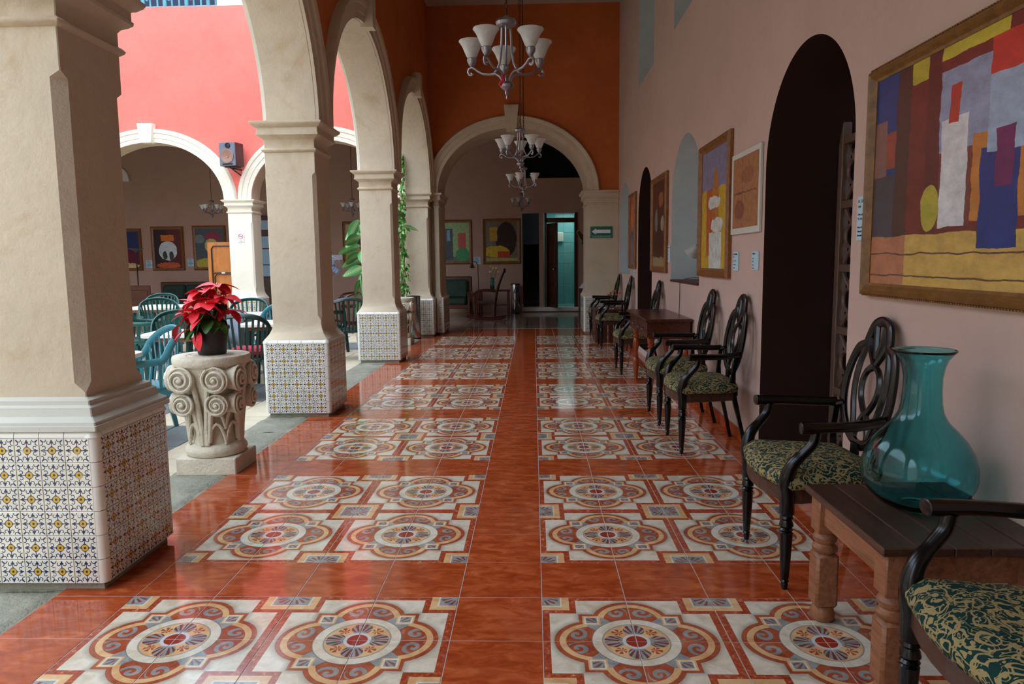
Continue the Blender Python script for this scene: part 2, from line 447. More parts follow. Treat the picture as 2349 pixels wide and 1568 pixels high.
    def rings(s,secs,mi=0,cap=True,closed=True):
        n=len(secs[0]); vs=[p for q in secs for p in q]; fs=[]
        for j in range(len(secs)-1):
            for i in range(n if closed else n-1): k=(i+1)%n; fs.append((j*n+i,j*n+k,(j+1)*n+k,(j+1)*n+i))
        if cap: fs.append(tuple(range(n-1,-1,-1))); fs.append(tuple((len(secs)-1)*n+i for i in range(n)))
        return s.add(vs,fs,mi)
    def prism(s,poly,y0,y1,mi=0,plane='xz'):
        n=len(poly)
        f={'xz':lambda a,b,c:(a,c,b),'yz':lambda a,b,c:(c,a,b),'xy':lambda a,b,c:(a,b,c)}[plane]
        vs=[f(a,b,y0) for a,b in poly]+[f(a,b,y1) for a,b in poly]
        fs=[tuple(range(n)),tuple(range(2*n-1,n-1,-1))]+[(i,n+i,n+(i+1)%n,(i+1)%n) for i in range(n)]
        return s.add(vs,fs,mi)
    def xf(s,M):
        s.v=[tuple(M@Vector(v)) for v in s.v]; return s
    def mesh(s,name):
        me=bpy.data.meshes.new(name); me.from_pydata(s.v,[],s.f); 
        bm=bmesh.new(); bm.from_mesh(me); bmesh.ops.recalc_face_normals(bm,faces=bm.faces); bm.to_mesh(me); bm.free()
        return me
def obj(name,mb,ms,parent=None,loc=None,rot=None,smooth=False,label=None,**props):
    me=mb if isinstance(mb,bpy.types.Mesh) else mb.mesh(name)
    if not me.materials:
        if isinstance(ms,str): ms=[ms]
        for q in ms: me.materials.append(MATS[q])
        if not isinstance(mb,bpy.types.Mesh) and len(ms)>1:
            for p,i in zip(me.polygons,mb.mi): p.material_index=i
        if smooth:
            me.polygons.foreach_set('use_smooth',[True]*len(me.polygons))
            if smooth!='all':
                try: me.set_sharp_from_angle(angle=math.radians(38))
                except Exception: pass
    o=bpy.data.objects.new(name,me); COL.objects.link(o)
    if parent: o.parent=parent
    if loc: o.location=loc
    if rot: o.rotation_euler=rot
    if label: o['label']=label
    for k,v in props.items(): o[k]=v
    return o
def struct(name,mb,ms,parent=None,**kw):
    o=obj(name,mb,ms,parent,**kw)
    if not parent: o['kind']='structure'
    return o
def thing(name,label,cat,loc=(0,0,0),rz=0,group=None):
    o=bpy.data.objects.new(name,None); COL.objects.link(o); o.empty_display_size=.1
    o.location=loc; o.rotation_euler=(0,0,rz); o['label']=label; o['category']=cat
    if group: o['group']=group
    return o
def tag(o,label,cat,group=None):
    o['label']=label; o['category']=cat
    if group: o['group']=group
    return o
def dup(o,loc,rz=None,label=None,group=None,parent=None,scale=None):
    c=o.copy(); COL.objects.link(c)
    if parent: c.parent=parent
    else:
        c.location=loc
        if rz is not None: c.rotation_euler=(0,0,rz)
        if label: c['label']=label
        if group: c['group']=group
        if scale: c.scale=scale
    for ch in KIDS.get(o.name,[]) or list(o.children): dup(ch,None,parent=c)
    return c
KIDS={}
def text(name,s,size,m_,parent,loc,rot,ext=.0005,align='LEFT',sx=1.0):
    cu=bpy.data.curves.new(name,'FONT'); cu.body=s; cu.size=size; cu.extrude=ext; cu.align_x=align; cu.align_y='CENTER'; cu.resolution_u=2
    t=bpy.data.objects.new(name+'_tmp',cu); COL.objects.link(t)
    dg=bpy.context.evaluated_depsgraph_get(); me=bpy.data.meshes.new_from_object(t.evaluated_get(dg)); bpy.data.objects.remove(t); bpy.data.curves.remove(cu)
    me.materials.clear(); me.materials.append(MATS[m_])
    o=bpy.data.objects.new(name,me); COL.objects.link(o); o.parent=parent; o.location=loc; o.rotation_euler=rot; o.scale=(sx,1,1)
    return o
def ellarc(a0,a1,n): return [a0+(a1-a0)*i/n for i in range(n+1)]

# wall with arched or square openings. u along wall, t thickness, z up
def wall(mb,u0,u1,zt,t0,t1,ops,axis,zb=0,NS=40):
    P=(lambda u,t,z:(u,t,z)) if axis=='x' else (lambda u,t,z:(t,u,z))
    def quad(a,b,c,d,mi): mb.add([a,b,c,d],[(0,1,2,3)],mi)
    def panel(ua,ub,za,zb_,zc=None,zd=None):
        zc=zb_ if zc is None else zc; zd=za if zd is None else zd
        for t,mi in ((t0,0),(t1,1)): quad(P(ua,t,za),P(ub,t,zd),P(ub,t,zc),P(ua,t,zb_),mi)
    cur=u0
    for o in sorted(ops,key=lambda q:q['c']):
        a,b=o['c']-o['h'],o['c']+o['h']; sill=o.get('sill',zb); sp=o['sp']; rise=o.get('rise',0)
        if a>cur: panel(cur,a,zb,zt)
        if sill>zb: panel(a,b,zb,sill)
        if sill>zb or o.get('floor'): quad(P(a,t0,sill),P(b,t0,sill),P(b,t1,sill),P(a,t1,sill),2)
        if sp>sill+1e-4:
            for u in (a,b): quad(P(u,t0,sill),P(u,t1,sill),P(u,t1,sp),P(u,t0,sp),2)
        if rise==0:
            panel(a,b,sp,zt); quad(P(a,t0,sp),P(b,t0,sp),P(b,t1,sp),P(a,t1,sp),2)
        else:
            pts=[(o['c']-o['h']*math.cos(PI*i/NS),sp+rise*math.sin(PI*i/NS)) for i in range(NS+1)]
            for (ua,za),(ub,zb2) in zip(pts,pts[1:]):
                panel(ua,ub,za,zt,zt,zb2); quad(P(ua,t0,za),P(ub,t0,zb2),P(ub,t1,zb2),P(ua,t1,za),2)
        cur=b
    if cur<u1: panel(cur,u1,zb,zt)
    for u in (u0,u1): quad(P(u,t0,zb),P(u,t1,zb),P(u,t1,zt),P(u,t0,zt),0)
    quad(P(u0,t0,zt),P(u1,t0,zt),P(u1,t1,zt),P(u0,t1,zt),0)
    if zb>0: 
        cur=u0
        for o in sorted(ops,key=lambda q:q['c'])+[dict(c=u1,h=0)]:
            a=o['c']-o['h']
            if a>cur: quad(P(cur,t0,zb),P(a,t0,zb),P(a,t1,zb),P(cur,t1,zb),0)
            cur=o['c']+o['h']
    return mb
# archivolt moulding: profile (dr,dt), swept round half ellipse
def archivolt(c,h,rise,sp,prof,tf,sgn,axis,NS=40):
    mb=MB(); secs=[]
    for i in range(NS+1):
        a=PI*i/NS; sec=[]
        for dr,dt in prof:
            u=c-(h+dr)*math.cos(a); z=sp+(rise+dr)*math.sin(a); t=tf+sgn*dt
            sec.append((u,t,z) if axis=='x' else (t,u,z))
        secs.append(sec)
    mb.rings(secs); return mb
AVP=[(.003,-.02),(.003,.03),(.07,.035),(.075,.05),(.15,.055),(.16,.075),(.205,.085),(.225,.06),(.235,-.02)]

# ------------------------------------------------------------ structure
XL0,XL1=-2.32,-1.89; XR=1.54; ZC=5.88; YE=10.55; YB=16.2
# corridor arcade wall
ARC=[dict(c=c,h=1.47,sp=2.58,rise=1.39) for c in (-4.76,-1.38,2.035,5.43,8.80)]
mb=wall(MB(),-6.6,11.5,ZC,XL0,XL1,ARC,'y',zb=2.58)
wl=struct('wall_left',mb,['coral wall','orange wall','column plaster'])
for a in ARC[1:]:
    obj('arch_moulding',archivolt(a['c'],a['h'],a['rise'],2.58,AVP,XL1,1,'y'),'column plaster',wl,smooth=True)
    obj('arch_moulding',archivolt(a['c'],a['h'],a['rise'],2.58,AVP,XL0,-1,'y'),'moulding cream',wl,smooth=True)
    k=MB().prism([(a['c']-.07,3.93),(a['c']+.07,3.93),(a['c']+.10,4.28),(a['c']-.10,4.28)],XL1-.01,XL1+.13,plane='yz')
    obj('keystone',k,'column plaster',wl)
# end wall with arch
EA=dict(c=-.40,h=1.36,sp=2.61,rise=1.13)
mb=wall(MB(),-1.9,2.4,ZC,YE,11.5,[EA],'x',zb=2.605)
struct('pier_left',MB().box(-2.3,-1.845,10.82,11.49,0,2.6),'column plaster'); struct('pier_right',MB().box(XR+.01,2.4,10.62,11.5,0,2.6),'back wall')
we=struct('wall_end',mb,['orange wall','back wall','column plaster'])
obj('arch_moulding',archivolt(EA['c'],EA['h'],EA['rise'],2.61,AVP,YE,-1,'x'),'column plaster',we,smooth=True)
obj('keystone',MB().prism([(-.49,3.66),(-.31,3.66),(-.27,4.13),(-.53,4.13)],YE-.13,YE+.01),'column plaster',we)
# courtyard end wall (coral)
PA=[dict(c=c,h=1.39,sp=2.58,rise=1.10) for c in (-10.66,-7.36,-4.04)]
mb=wall(MB(),-12.2,-1.9,6.16,11.10,11.5,PA,'x',zb=2.58)
wc=struct('wall_courtyard',mb,['coral wall','back wall','column plaster'])
for a in PA:
    obj('arch_moulding',archivolt(a['c'],a['h'],a['rise'],2.58,[(q[0]*1.12,q[1]) for q in AVP],11.10,-1,'x'),'moulding cream',wc,smooth=True)
    obj('keystone',MB().prism([(a['c']-.10,3.66),(a['c']+.10,3.66),(a['c']+.145,4.02),(a['c']-.145,4.02)],10.95,11.12),'moulding cream',wc)
# right wall
ROP=[dict(c=1.475,h=.675,sp=1.95,rise=.65),dict(c=4.75,h=.70,sill=1.13,sp=1.98,rise=.65),
     dict(c=7.42,h=.64,sp=1.98,rise=.65),dict(c=9.65,h=.70,sill=1.12,sp=1.98,rise=.66)]
HOP=[dict(c=7.47,h=.67,sp=5.5,sill=3.86),dict(c=4.75,h=.72,sp=5.5,sill=3.86),dict(c=1.475,h=.7,sp=5.5,sill=3.86)]
TW=.62
# lower part and upper part of the same wall share the seam at 3.4 m
mb=wall(MB(),-6.6,10.6,3.4,XR,XR+TW,ROP,'y')
mb2=wall(MB(),-6.6,10.6,ZC,XR,XR+TW,HOP,'y',zb=3.4); mb.add(mb2.v,mb2.f); mb.mi[-len(mb2.f):]=mb2.mi
wr=struct('wall_right',mb,['peach wall','dark reveal','niche plaster'])
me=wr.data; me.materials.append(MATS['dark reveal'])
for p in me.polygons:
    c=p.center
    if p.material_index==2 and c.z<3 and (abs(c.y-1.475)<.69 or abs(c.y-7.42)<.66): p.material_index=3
# niche backs and window backs and dark rooms behind the doorways
mb=MB()
for c in (4.75,9.65): mb.box(XR+.34,XR+TW,c-.72,c+.72,1.1,2.66)
struct('niche_back',mb,'niche plaster',wr)
mb=MB()
for c in (7.47,4.75,1.475): mb.box(XR+.5,XR+TW,c-.74,c+.74,3.84,5.52)
struct('window_back',mb,'niche plaster',wr)
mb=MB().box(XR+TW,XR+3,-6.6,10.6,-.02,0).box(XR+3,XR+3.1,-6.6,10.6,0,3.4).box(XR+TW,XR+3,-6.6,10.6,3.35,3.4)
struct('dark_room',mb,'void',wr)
obj('niche_sill',MB().box(XR-.012,XR+.34,4.06,5.44,1.115,1.137),'maroon paint',wr)
# skirting tiles
bs=struct('baseboard_right',MB().box(XR-.008,XR-.001,-3,10.5,0,.088),'grout')
sk=None
for i in range(34):
    y=-2.7+i*T+.17
    if abs(y-1.475)<.80 or abs(y-7.42)<.78 or y>10.4: continue
    if sk is None: sk=MB().rbox(-.006,.006,-.168,.168,0,.086,.002).mesh('skirting_tile'); sk.materials.append(MATS['terracotta floor tile'])
    obj('skirting_tile',sk,None,bs,loc=(XR-.013,y,.002))
# ceiling, floors
struct('ceiling',MB().box(XL0,XR+TW,-6.6,11.0,ZC,ZC+.15),'ceiling paint')
struct('gallery_ceiling',MB().box(-12.2,4.0,11.5,YB+1,ZC,ZC+.15),'ceiling paint')
fl=struct('floor',MB().box(-2.04,XR+TW,-6.6,11.62,-.12,-.002),'grout')
def tmesh(nm,sx,sy,m_):
    me=MB().rbox(-sx/2+.0019,sx/2-.0019,-sy/2+.0019,sy/2-.0019,-.02,-.0006,.0006).mesh(nm); me.materials.append(MATS[m_]); return me
mp_=tmesh('patterned_tile',T,T,'patterned floor tile'); mt=tmesh('plain_tile',T,T,'terracotta floor tile'); mh=tmesh('plain_tile',XR-4*T,T,'terracotta floor tile')
for v in range(-4,34):
    for u in range(-6,5):
        k=v%5; red=(k==0 and True)
        # blocks occupy v=1..4 (mod 5)
        red=(v-1)%5==4 or v>=30 or u in (-6,-1)
        x=(u+.5)*T; y=(v+.5)*T-.0
        if v>=31.0 and u==4 and False: continue
        if u==4:
            obj('plain_tile',mh,None,fl,loc=((4*T+XR)/2,y,0)); continue
        if red: obj('plain_tile',mt,None,fl,loc=(x,y,0))
        else:
            ku=(u+5) if u<-1 else u; kv=(v-1)%5
            # tile quarter: motif centre at local (-,-) corner for rot 0
            qx=ku%2; qy=kv%2
            rz={(1,1):0,(0,1):PI/2,(0,0):PI,(1,0):-PI/2}[(qx,qy)]
            obj('patterned_tile',mp_,None,fl,loc=(x,y,0),rot=(0,0,rz))
struct('room_floor',MB().box(-2.04,4.0,11.62,YB,-.12,0),'room floor tile')
struct('gallery_floor',MB().box(-12.2,-2.04,11.1,YB,-.12,0),'room floor tile')
# kerb stones
kb=struct('kerb',MB().box(-2.42,-2.043,-6.6,11.5,-.12,-.012),'kerb stone')
y=-3.4
while y<11.2:
    L=random.uniform(.75,1.25); wj=random.uniform(.34,.40)
    mb=MB(); nj=26; ni=10; x0,x1=-2.05-wj,-2.046; oy=random.uniform(0,50)
    vs=[]
    for a in range(nj+1):
        for b_ in range(ni+1):
            X_=x0+(x1-x0)*b_/ni; Y_=y+.008+(L-.016)*a/nj
            h_=noise.noise(Vector((X_*7,Y_*7+oy,0)))*.010+noise.noise(Vector((X_*23,Y_*23+oy,3)))*.006-.004
            if b_==ni: X_-=abs(noise.noise(Vector((oy,Y_*9,1))))*.022; h_-=.004
            if b_ in (0,ni) or a in (0,nj): h_-=.008
            vs.append((X_,Y_,h_))
    fs=[(a*(ni+1)+b_,a*(ni+1)+b_+1,(a+1)*(ni+1)+b_+1,(a+1)*(ni+1)+b_) for a in range(nj) for b_ in range(ni)]
    mb.add(vs,fs); mb.box(x0+.002,x1-.024,y+.01,y+L-.01,-.08,-.022)
    obj('kerb_stone',mb,'kerb stone',kb,smooth='all'); y+=L
# courtyard paving: grey and cream slabs
cp=struct('courtyard_floor',MB().box(-12.2,-2.42,-9,11.1,-.12,-.03),'pale grout')
pm={}
for kx in range(14):
    for ky in range(33):
        x=-2.42-(kx+.5)*.35; y=-1.0+(ky+.5)*.35
        cream=(kx==0) or ((kx//3+ky//3)%2==0 )
        m_='paving cream' if cream else 'paving grey'
        if m_ not in pm:
            pm[m_]=MB().rbox(-.172,.172,-.172,.172,-.03,0,.003).mesh('paving_slab'); pm[m_].materials.append(MATS[m_])
        nm='cream_slab' if cream else 'grey_slab'
        if kx<12 and ky>=4: obj(nm,pm[m_],None,cp,loc=(x,y,random.uniform(-.018,-.014)))
mb=MB().box(-12.2,-2.42-14*.35+.7,-9,11.1,-.03,-.016).box(-2.42-14*.35+.7,-2.42,-9,.40,-.03,-.016)
obj('outer_paving',mb,'paving cream',cp)
# remaining enclosure of the courtyard and of the corridor behind the camera
struct('wall_west',MB().box(-12.4,-12.2,-9,YB+1,0,7.4),'ceiling paint')  # unseen wall, height tuned to control sky light entering the corridor
struct('wall_south',MB().box(-12.2,-2.32,-9.2,-9,0,4.2),'moulding cream')  # unseen wall, left low for sky light; cream keeps its bounce neutral
struct('wall_back',MB().box(XL0,XR+TW,-6.8,-6.6,0,ZC),'peach wall')
# far wall with stair opening
mb=wall(MB(),-12.2,4.0,3.47,YB,YB+.2,[dict(c=.41,h=.72,sill=.12,sp=2.58)],'x')
mb2=MB().box(-12.2,-.28,YB,YB+.2,3.47,ZC); mb.add(mb2.v,mb2.f); 
wf=struct('wall_far',mb,['back wall','back wall','niche plaster'])
struct('wall_room_right',MB().box(2.3,2.5,11.5,YB,0,ZC),'back wall')
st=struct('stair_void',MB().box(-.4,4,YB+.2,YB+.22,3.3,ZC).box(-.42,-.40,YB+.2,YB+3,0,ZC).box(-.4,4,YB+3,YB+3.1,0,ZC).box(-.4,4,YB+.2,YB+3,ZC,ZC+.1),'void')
# door_1 zone: stair, divider, open door, tiled washroom
stp=struct('stair',MB().box(-.32,.16,YB+.2,YB+3,-.1,.12),'stair stone')
for i in range(9):
    obj('step',MB().box(-.31,.13,YB+.30+i*.27,YB+.30+(i+1)*.27,.12,.30+i*.19),'stair stone',stp)
struct('divider_wall',MB().box(.13,.24,YB+.02,YB+2.6,.12,2.58),'back wall')
wsr=struct('washroom',MB().box(.24,1.9,YB+1.6,YB+1.7,.0,2.7),'aqua tile wall')
for i in range(6):
    for j in range(9):
        obj('wall_tile',MB().rbox(.30+i*.27,.30+i*.27+.264,YB+1.588,YB+1.60,.1+j*.29,.1+j*.29+.284,.003),'aqua tile wall',wsr)
obj('washroom_side',MB().box(1.55,1.65,YB+.2,YB+1.6,.1,2.7).box(.24,.27,YB+.7,YB+1.6,.1,2.7),'aqua tile wall',wsr)
obj('washroom_floor',MB().box(.24,1.9,YB+.2,YB+1.7,.05,.115),'aqua tile wall',wsr)
ob=obj('soap_dispenser',MB().rbox(.62,.83,YB+1.47,YB+1.585,1.86,2.13,.02),'ivory box'); tag(ob,'ivory dispenser box on the turquoise tiled washroom wall','dispenser')
tr=struct('trim_1',MB().rbox(-.33,1.16,YB-.08,YB+.22,.02,.125,.01),'white paint')
fr=struct('door_frame',MB().box(1.05,1.13,YB-.03,YB+.16,.12,2.58).box(.30,1.13,YB+.03,YB+.16,2.33,2.45).box(.27,.33,YB+.03,YB+.16,.12,2.58),'mahogany wood')
d1=struct('door_1',MB().rbox(.0,.62,-.02,.02,0,2.18,.004),'dark stained wood',loc=(.35,YB+.16,.125),rot=(0,0,-1.18))
obj('door_handle',MB().lathe([(.0,0),(.012,0),(.012,.03),(.028,.045),(.03,.065),(.015,.08),(0,.082)],12,.56,-.02,1.0,axis='y'),'steel',d1,smooth=True)
obj('door_panel',MB().rbox(.08,.54,-.028,-.02,1.15,2.0,.004).rbox(.08,.54,-.028,-.02,.15,1.0,.004),'mahogany wood',d1)
# light in washroom (area lamp standing in for its unseen source)
ld=bpy.data.lights.new('washroom_light','AREA'); ld.energy=5; ld.size=.7; ld.color=(.85,1,1)
lo=bpy.data.objects.new('washroom_light',ld); COL.objects.link(lo); lo.location=(1.0,YB+1.0,2.65)
# upstairs terrace seen above the coral wall
struct('terrace',MB().box(-12.2,-1.9,11.14,14.5,6.0,6.15).box(-12.2,-1.9,14.5,14.6,6.1,9.0),'terrace blue')
rl=thing('iron_railing','teal wrought iron railing along the terrace above the coral wall','railing',(-7.7,11.3,6.16))
obj('rail',MB().tube([(-.6,0,.95),(1.75,0,.95)],.025).tube([(-.6,0,.06),(1.75,0,.06)],.018),'teal iron',rl)
for i in range(17): obj('baluster',MB().tube([(-.55+i*.14,0,.03),(-.55+i*.14,0,.95)],.016 if i%3 else .035,6),'teal iron',rl)
for i in range(6):
    pts=[(-.45+i*.42+ (.09-.011*k)*math.cos(k*.7),0,.2+(.09-.011*k)*math.sin(k*.7)) for k in range(8)]
    obj('scroll',MB().tube(pts,.012,6),'light green plastic',rl)
tag(obj('terrace_pillar',MB().rbox(-5.95,-5.3,11.2,11.6,6.16,7.6,.01),'white paint'),'white pillar base at the right end of the teal terrace railing','pillar')

# ------------------------------------------------------------ columns
tl=MB().rbox(-TL/2+.0012,TL/2-.0012,-.006,.006,-TL/2+.0012,TL/2-.0012,.0012).mesh('talavera_tile'); tl.materials.append(MATS['talavera tile'])
q=[(0,0)]+[(.03*math.cos(a)-.0,.03*math.sin(a)) for a in ellarc(0,PI/2,5)]
ct=MB(); ct.rings([[(x,y,-TL/2+.0015) for x,y in q],[(x,y,TL/2-.0015) for x,y in q]]); ctm=ct.mesh('corner_tile'); ctm.materials.append(MATS['white glaze'])
ctm.polygons.foreach_set('use_smooth',[True]*len(ctm.polygons)); ctm.set_sharp_from_angle(angle=.7)
et=MB(); qq=[(0,0)]+[(-.036*math.sin(a),.036*math.cos(a)) for a in ellarc(0,PI/2,5)]
et.rings([[(-TL/2+.0015,y,z) for y,z in qq],[(TL/2-.0015,y,z) for y,z in qq]]); etm=et.mesh('edge_tile'); etm.materials.append(MATS['white glaze'])
etm.polygons.foreach_set('use_smooth',[True]*len(etm.polygons)); etm.set_sharp_from_angle(angle=.7)
def tile_base(par,x0,x1,y0,y1,faces='frlb',rows=6,nx=5,ny=5,z0=.035):
    """tile clad base, coordinates local to par"""
    core=obj('tiled_base',MB().box(x0+.012,x1-.012,y0+.012,y1-.012,z0,z0+rows*TL+.03),'pale grout',par)
    obj('footing',MB().box(x0+.03,x1-.03,y0+.03,y1-.03,-.01,z0+.001),'kerb stone',par)
    sx=(x1-x0-.06)/nx/TL; sy=(y1-y0-.06)/ny/TL
    def put(me,nm,loc,rz,sc):
        o=obj(nm,me,None,core,loc=loc,rot=(0,0,rz)); o.scale=(sc,1,1)
    for f in faces:
        if f in 'fb':
            yy=y0 if f=='f' else y1; rz=0 if f=='f' else PI
            for i in range(nx):
                xx=x0+.03+(i+.5)*TL*sx
                for j in range(rows): put(tl,'talavera_tile',(xx,yy+(.006 if f=='f' else -.006),z0+(j+.5)*TL),rz,sx)
                o=obj('edge_tile',etm,None,core,loc=(xx,yy+(.036 if f=='f' else -.036),z0+rows*TL+.001),rot=(0,0,rz)); o.scale=(sx,1,1)
        else:
            xx=x1 if f=='r' else x0; rz=PI/2 if f=='r' else -PI/2
            for i in range(ny):
                yy=y0+.03+(i+.5)*TL*sy
                for j in range(rows): put(tl,'talavera_tile',(xx+(-.006 if f=='r' else .006),yy,z0+(j+.5)*TL),rz,sy)
                o=obj('edge_tile',etm,None,core,loc=(xx+(-.036 if f=='r' else .036),yy,z0+rows*TL+.001),rot=(0,0,rz)); o.scale=(sy,1,1)
    for (cx,cy,rz,need) in ((x1-.03,y0+.03,-PI/2,'fr'),(x0+.03,y0+.03,PI,'fl'),(x1-.03,y1-.03,0,'br'),(x0+.03,y1-.03,PI/2,'bl')):
        if need[0] in faces or need[1] in faces:
            for j in range(rows): obj('corner_tile',ctm,None,core,loc=(cx,cy,z0+(j+.5)*TL),rot=(0,0,rz))
            cap=MB().lathe([(.036,0),(.033,.014),(.02,.03),(0,.036)],12)
            obj('corner_cap',cap,'white glaze',core,loc=(cx,cy,z0+rows*TL),smooth=True)
def sqring(hx,hy,z,c=0,cx=0,cy=0,cl=None):
    c=max(c,.004); cl=c if cl is None else cl
    return [(cx+hx-c,cy-hy,z),(cx+hx,cy-hy+c,z),(cx+hx,cy+hy-c,z),(cx+hx-c,cy+hy,z),(cx-hx+cl,cy+hy,z),(cx-hx,cy+hy-cl,z),(cx-hx,cy-hy+cl,z),(cx-hx+cl,cy-hy,z)]
def shaft_mesh(hx,hy,z0,z1,flare,hbx,hby,wob=.0015):
    CH=.030 if flare else .045
    mb=MB(); secs=[]
    zs=[]
    if flare:
        for i in range(7):
            t=i/6; e=(1-t)**2.2; zs.append((z0+.15*t,hx+(hbx-hx)*e,hy+(hby-hy)*e,0))
    else: zs=[(z0,hx,hy,0)]
    za=z0+(.17 if flare else .03); zs+= [(za,hx,hy,0),(za+.04,hx,hy,CH)]
    n=8
    for i in range(1,n): zs.append((za+.05+(z1-.22-za-.05)*i/n,hx,hy,CH))
    zs+= [(z1-.20,hx,hy,CH),(z1-.175,hx,hy,0),(z1,hx,hy,0)]
    for z,a,b,c in zs:
        k=random.uniform(-wob,wob); secs.append(sqring(a+k,b+k,z,c,cl=.006))
    mb.rings(secs); return mb
CAPP=[(.004,0),(.018,.012),(.022,.022),(.012,.034),(.0,.04),(0,.10),(.012,.118),(.035,.132),(.05,.145),(.052,.16),(.045,.162),(.045,.205),(.062,.212),(.085,.232),(.092,.245),(.092,.255)]
BASP=[(.085,0),(.085,.02),(.078,.022),(.078,.035),(.05,.055),(.045,.085),(.045,.09),(.03,.10),(.03,.118),(.0,.13)]
def column(xc,yf,label,w=.59,sw=.44,nopl=False,group='arcade columns',moulded=False,faces='frlb',m_='column plaster',mc='column plaster'):
    yc=yf+w/2
    t=thing('column',label,'column',(xc,yc,0),0,group)
    h=w/2; tile_base(t,-h,h,-h,h,faces)
    zb=.035+6*TL+.03
    if moulded:
        mb=MB(); mb.rings([sqring(sw/2+d+.0,sw/2+d,zb+z,.004) for d,z in BASP]); obj('plinth_moulding',mb,'moulding grey',t)
        obj('shaft',shaft_mesh(sw/2,sw/2,zb+.12,2.33,False,0,0),m_,t,smooth=True)
    else: obj('shaft',shaft_mesh(sw/2,sw/2,zb,2.33,True,h-.01,h-.01),m_,t,smooth=True)
    mb=MB(); mb.rings([sqring(sw/2+d,sw/2+d,2.325+z,.004) for d,z in CAPP]); obj('capital',mb,mc,t,smooth=True)
    return t
xc=-2.135
column(xc,-3.35,'plaster arcade column behind the camera position','' and 0 or .59)
column(xc,.04,'tan plaster column at the left edge, nearest the camera, with grey stepped plinth moulding',moulded=True)
column(xc,3.44,'plaster column just behind the potted poinsettia on its carved pedestal')
column(xc,6.86,'third plaster column down the arcade, dieffenbachia leaves showing at its left')
column(xc,10.2,'farthest arcade column, trash can and hanging vine against it')
# engaged pilasters of the end arch
t=thing('pilaster','narrow plaster pilaster carrying the left side of the end arch','pilaster',(-1.80,YE,0))
tile_base(t,-.035,.10,-.01,.92,'fr',nx=1,ny=8)
mb=MB(); mb.rings([sqring(a,b,z,.006,-.0,.46) for a,b,z in ((.07,.49,.69),(.06,.485,.73),(.045,.475,.80),(.043,.472,.9),(.043,.472,2.36))]); obj('shaft',mb,'column plaster',t)
mb=MB(); mb.rings([sqring(.043+d*.8,.472+d,2.345+z,.004,0,.46) for d,z in CAPP]); obj('capital',mb,'column plaster',t)
t=thing('pilaster','broad plaster pilaster with the green arrow sign, right of the end arch','pilaster',(0,YE,0))
tile_base(t,.90,XR-.003,-.025,.9,'fl',nx=6,ny=8)
mb=MB(); mb.rings([[(x0,-y_,z),(XR-.005,-y_,z),(XR-.005,.90,z),(x0,.90,z)] for x0,y_,z in ((.90,.025,.69),(.93,.015,.73),(.955,.004,.80),(.958,.003,.9),(.958,.003,2.36))]); obj('shaft',mb,'column plaster',t)
mb=MB(); mb.rings([[(.958-d,-.003-d,2.355+z),(XR-.005,-.003-d,2.355+z),(XR-.005,.9,2.355+z),(.958-d,.9,2.355+z)] for d,z in CAPP]); obj('capital',mb,'column plaster',t)
for xx,lb in ((-9.0,'cream courtyard column farthest left under the coral wall'),(-5.68,'cream courtyard column below the wall speaker, no-smoking notice on it')):
    column(xx,11.03,lb,.60,.47,group='columns under the coral wall',faces='fr',m_='moulding cream',mc='moulding cream')
# ------------------------------------------------------------ right wall: doors, frames, cards
# pierced metal gate closing the first doorway
sc=struct('door_2',MB().rbox(-.03,.03,-.66,-.60,0,2.3,.004).rbox(-.03,.03,.60,.66,0,2.3,.004),'gate brown',loc=(XR+.50,1.475,.0))
GP=.4
for j in range(6): obj('rail',MB().rbox(-.025,.025,-.60,.60,.03+j*.415,.08+j*.415,.004),'gate brown',sc)
for i in (1,2): obj('stile',MB().rbox(-.024,.024,-.60+i*GP-.02,-.60+i*GP+.02,.08,2.105,.004),'gate brown',sc)
for j in range(5):
    for i in range(3):
        cy=-.60+(i+.5)*GP; cz=.08+j*.415+.1825; mb=MB(); pts=[]
        for k in range(40):
            a=2*PI*k/40; rr=.105+.06*abs(math.cos(2*a)); pts.append((0,cy+rr*math.cos(a)*1.02,cz+rr*math.sin(a)))
        mb.tube(pts,.013,6,closed=True)
        for a in (PI/4,3*PI/4,5*PI/4,7*PI/4): mb.tube([(0,cy+.105*math.cos(a),cz+.105*math.sin(a)),(0,cy+.25*math.cos(a),cz+.245*math.sin(a))],.012,6)
        obj('quatrefoil',mb,'gate brown',sc)
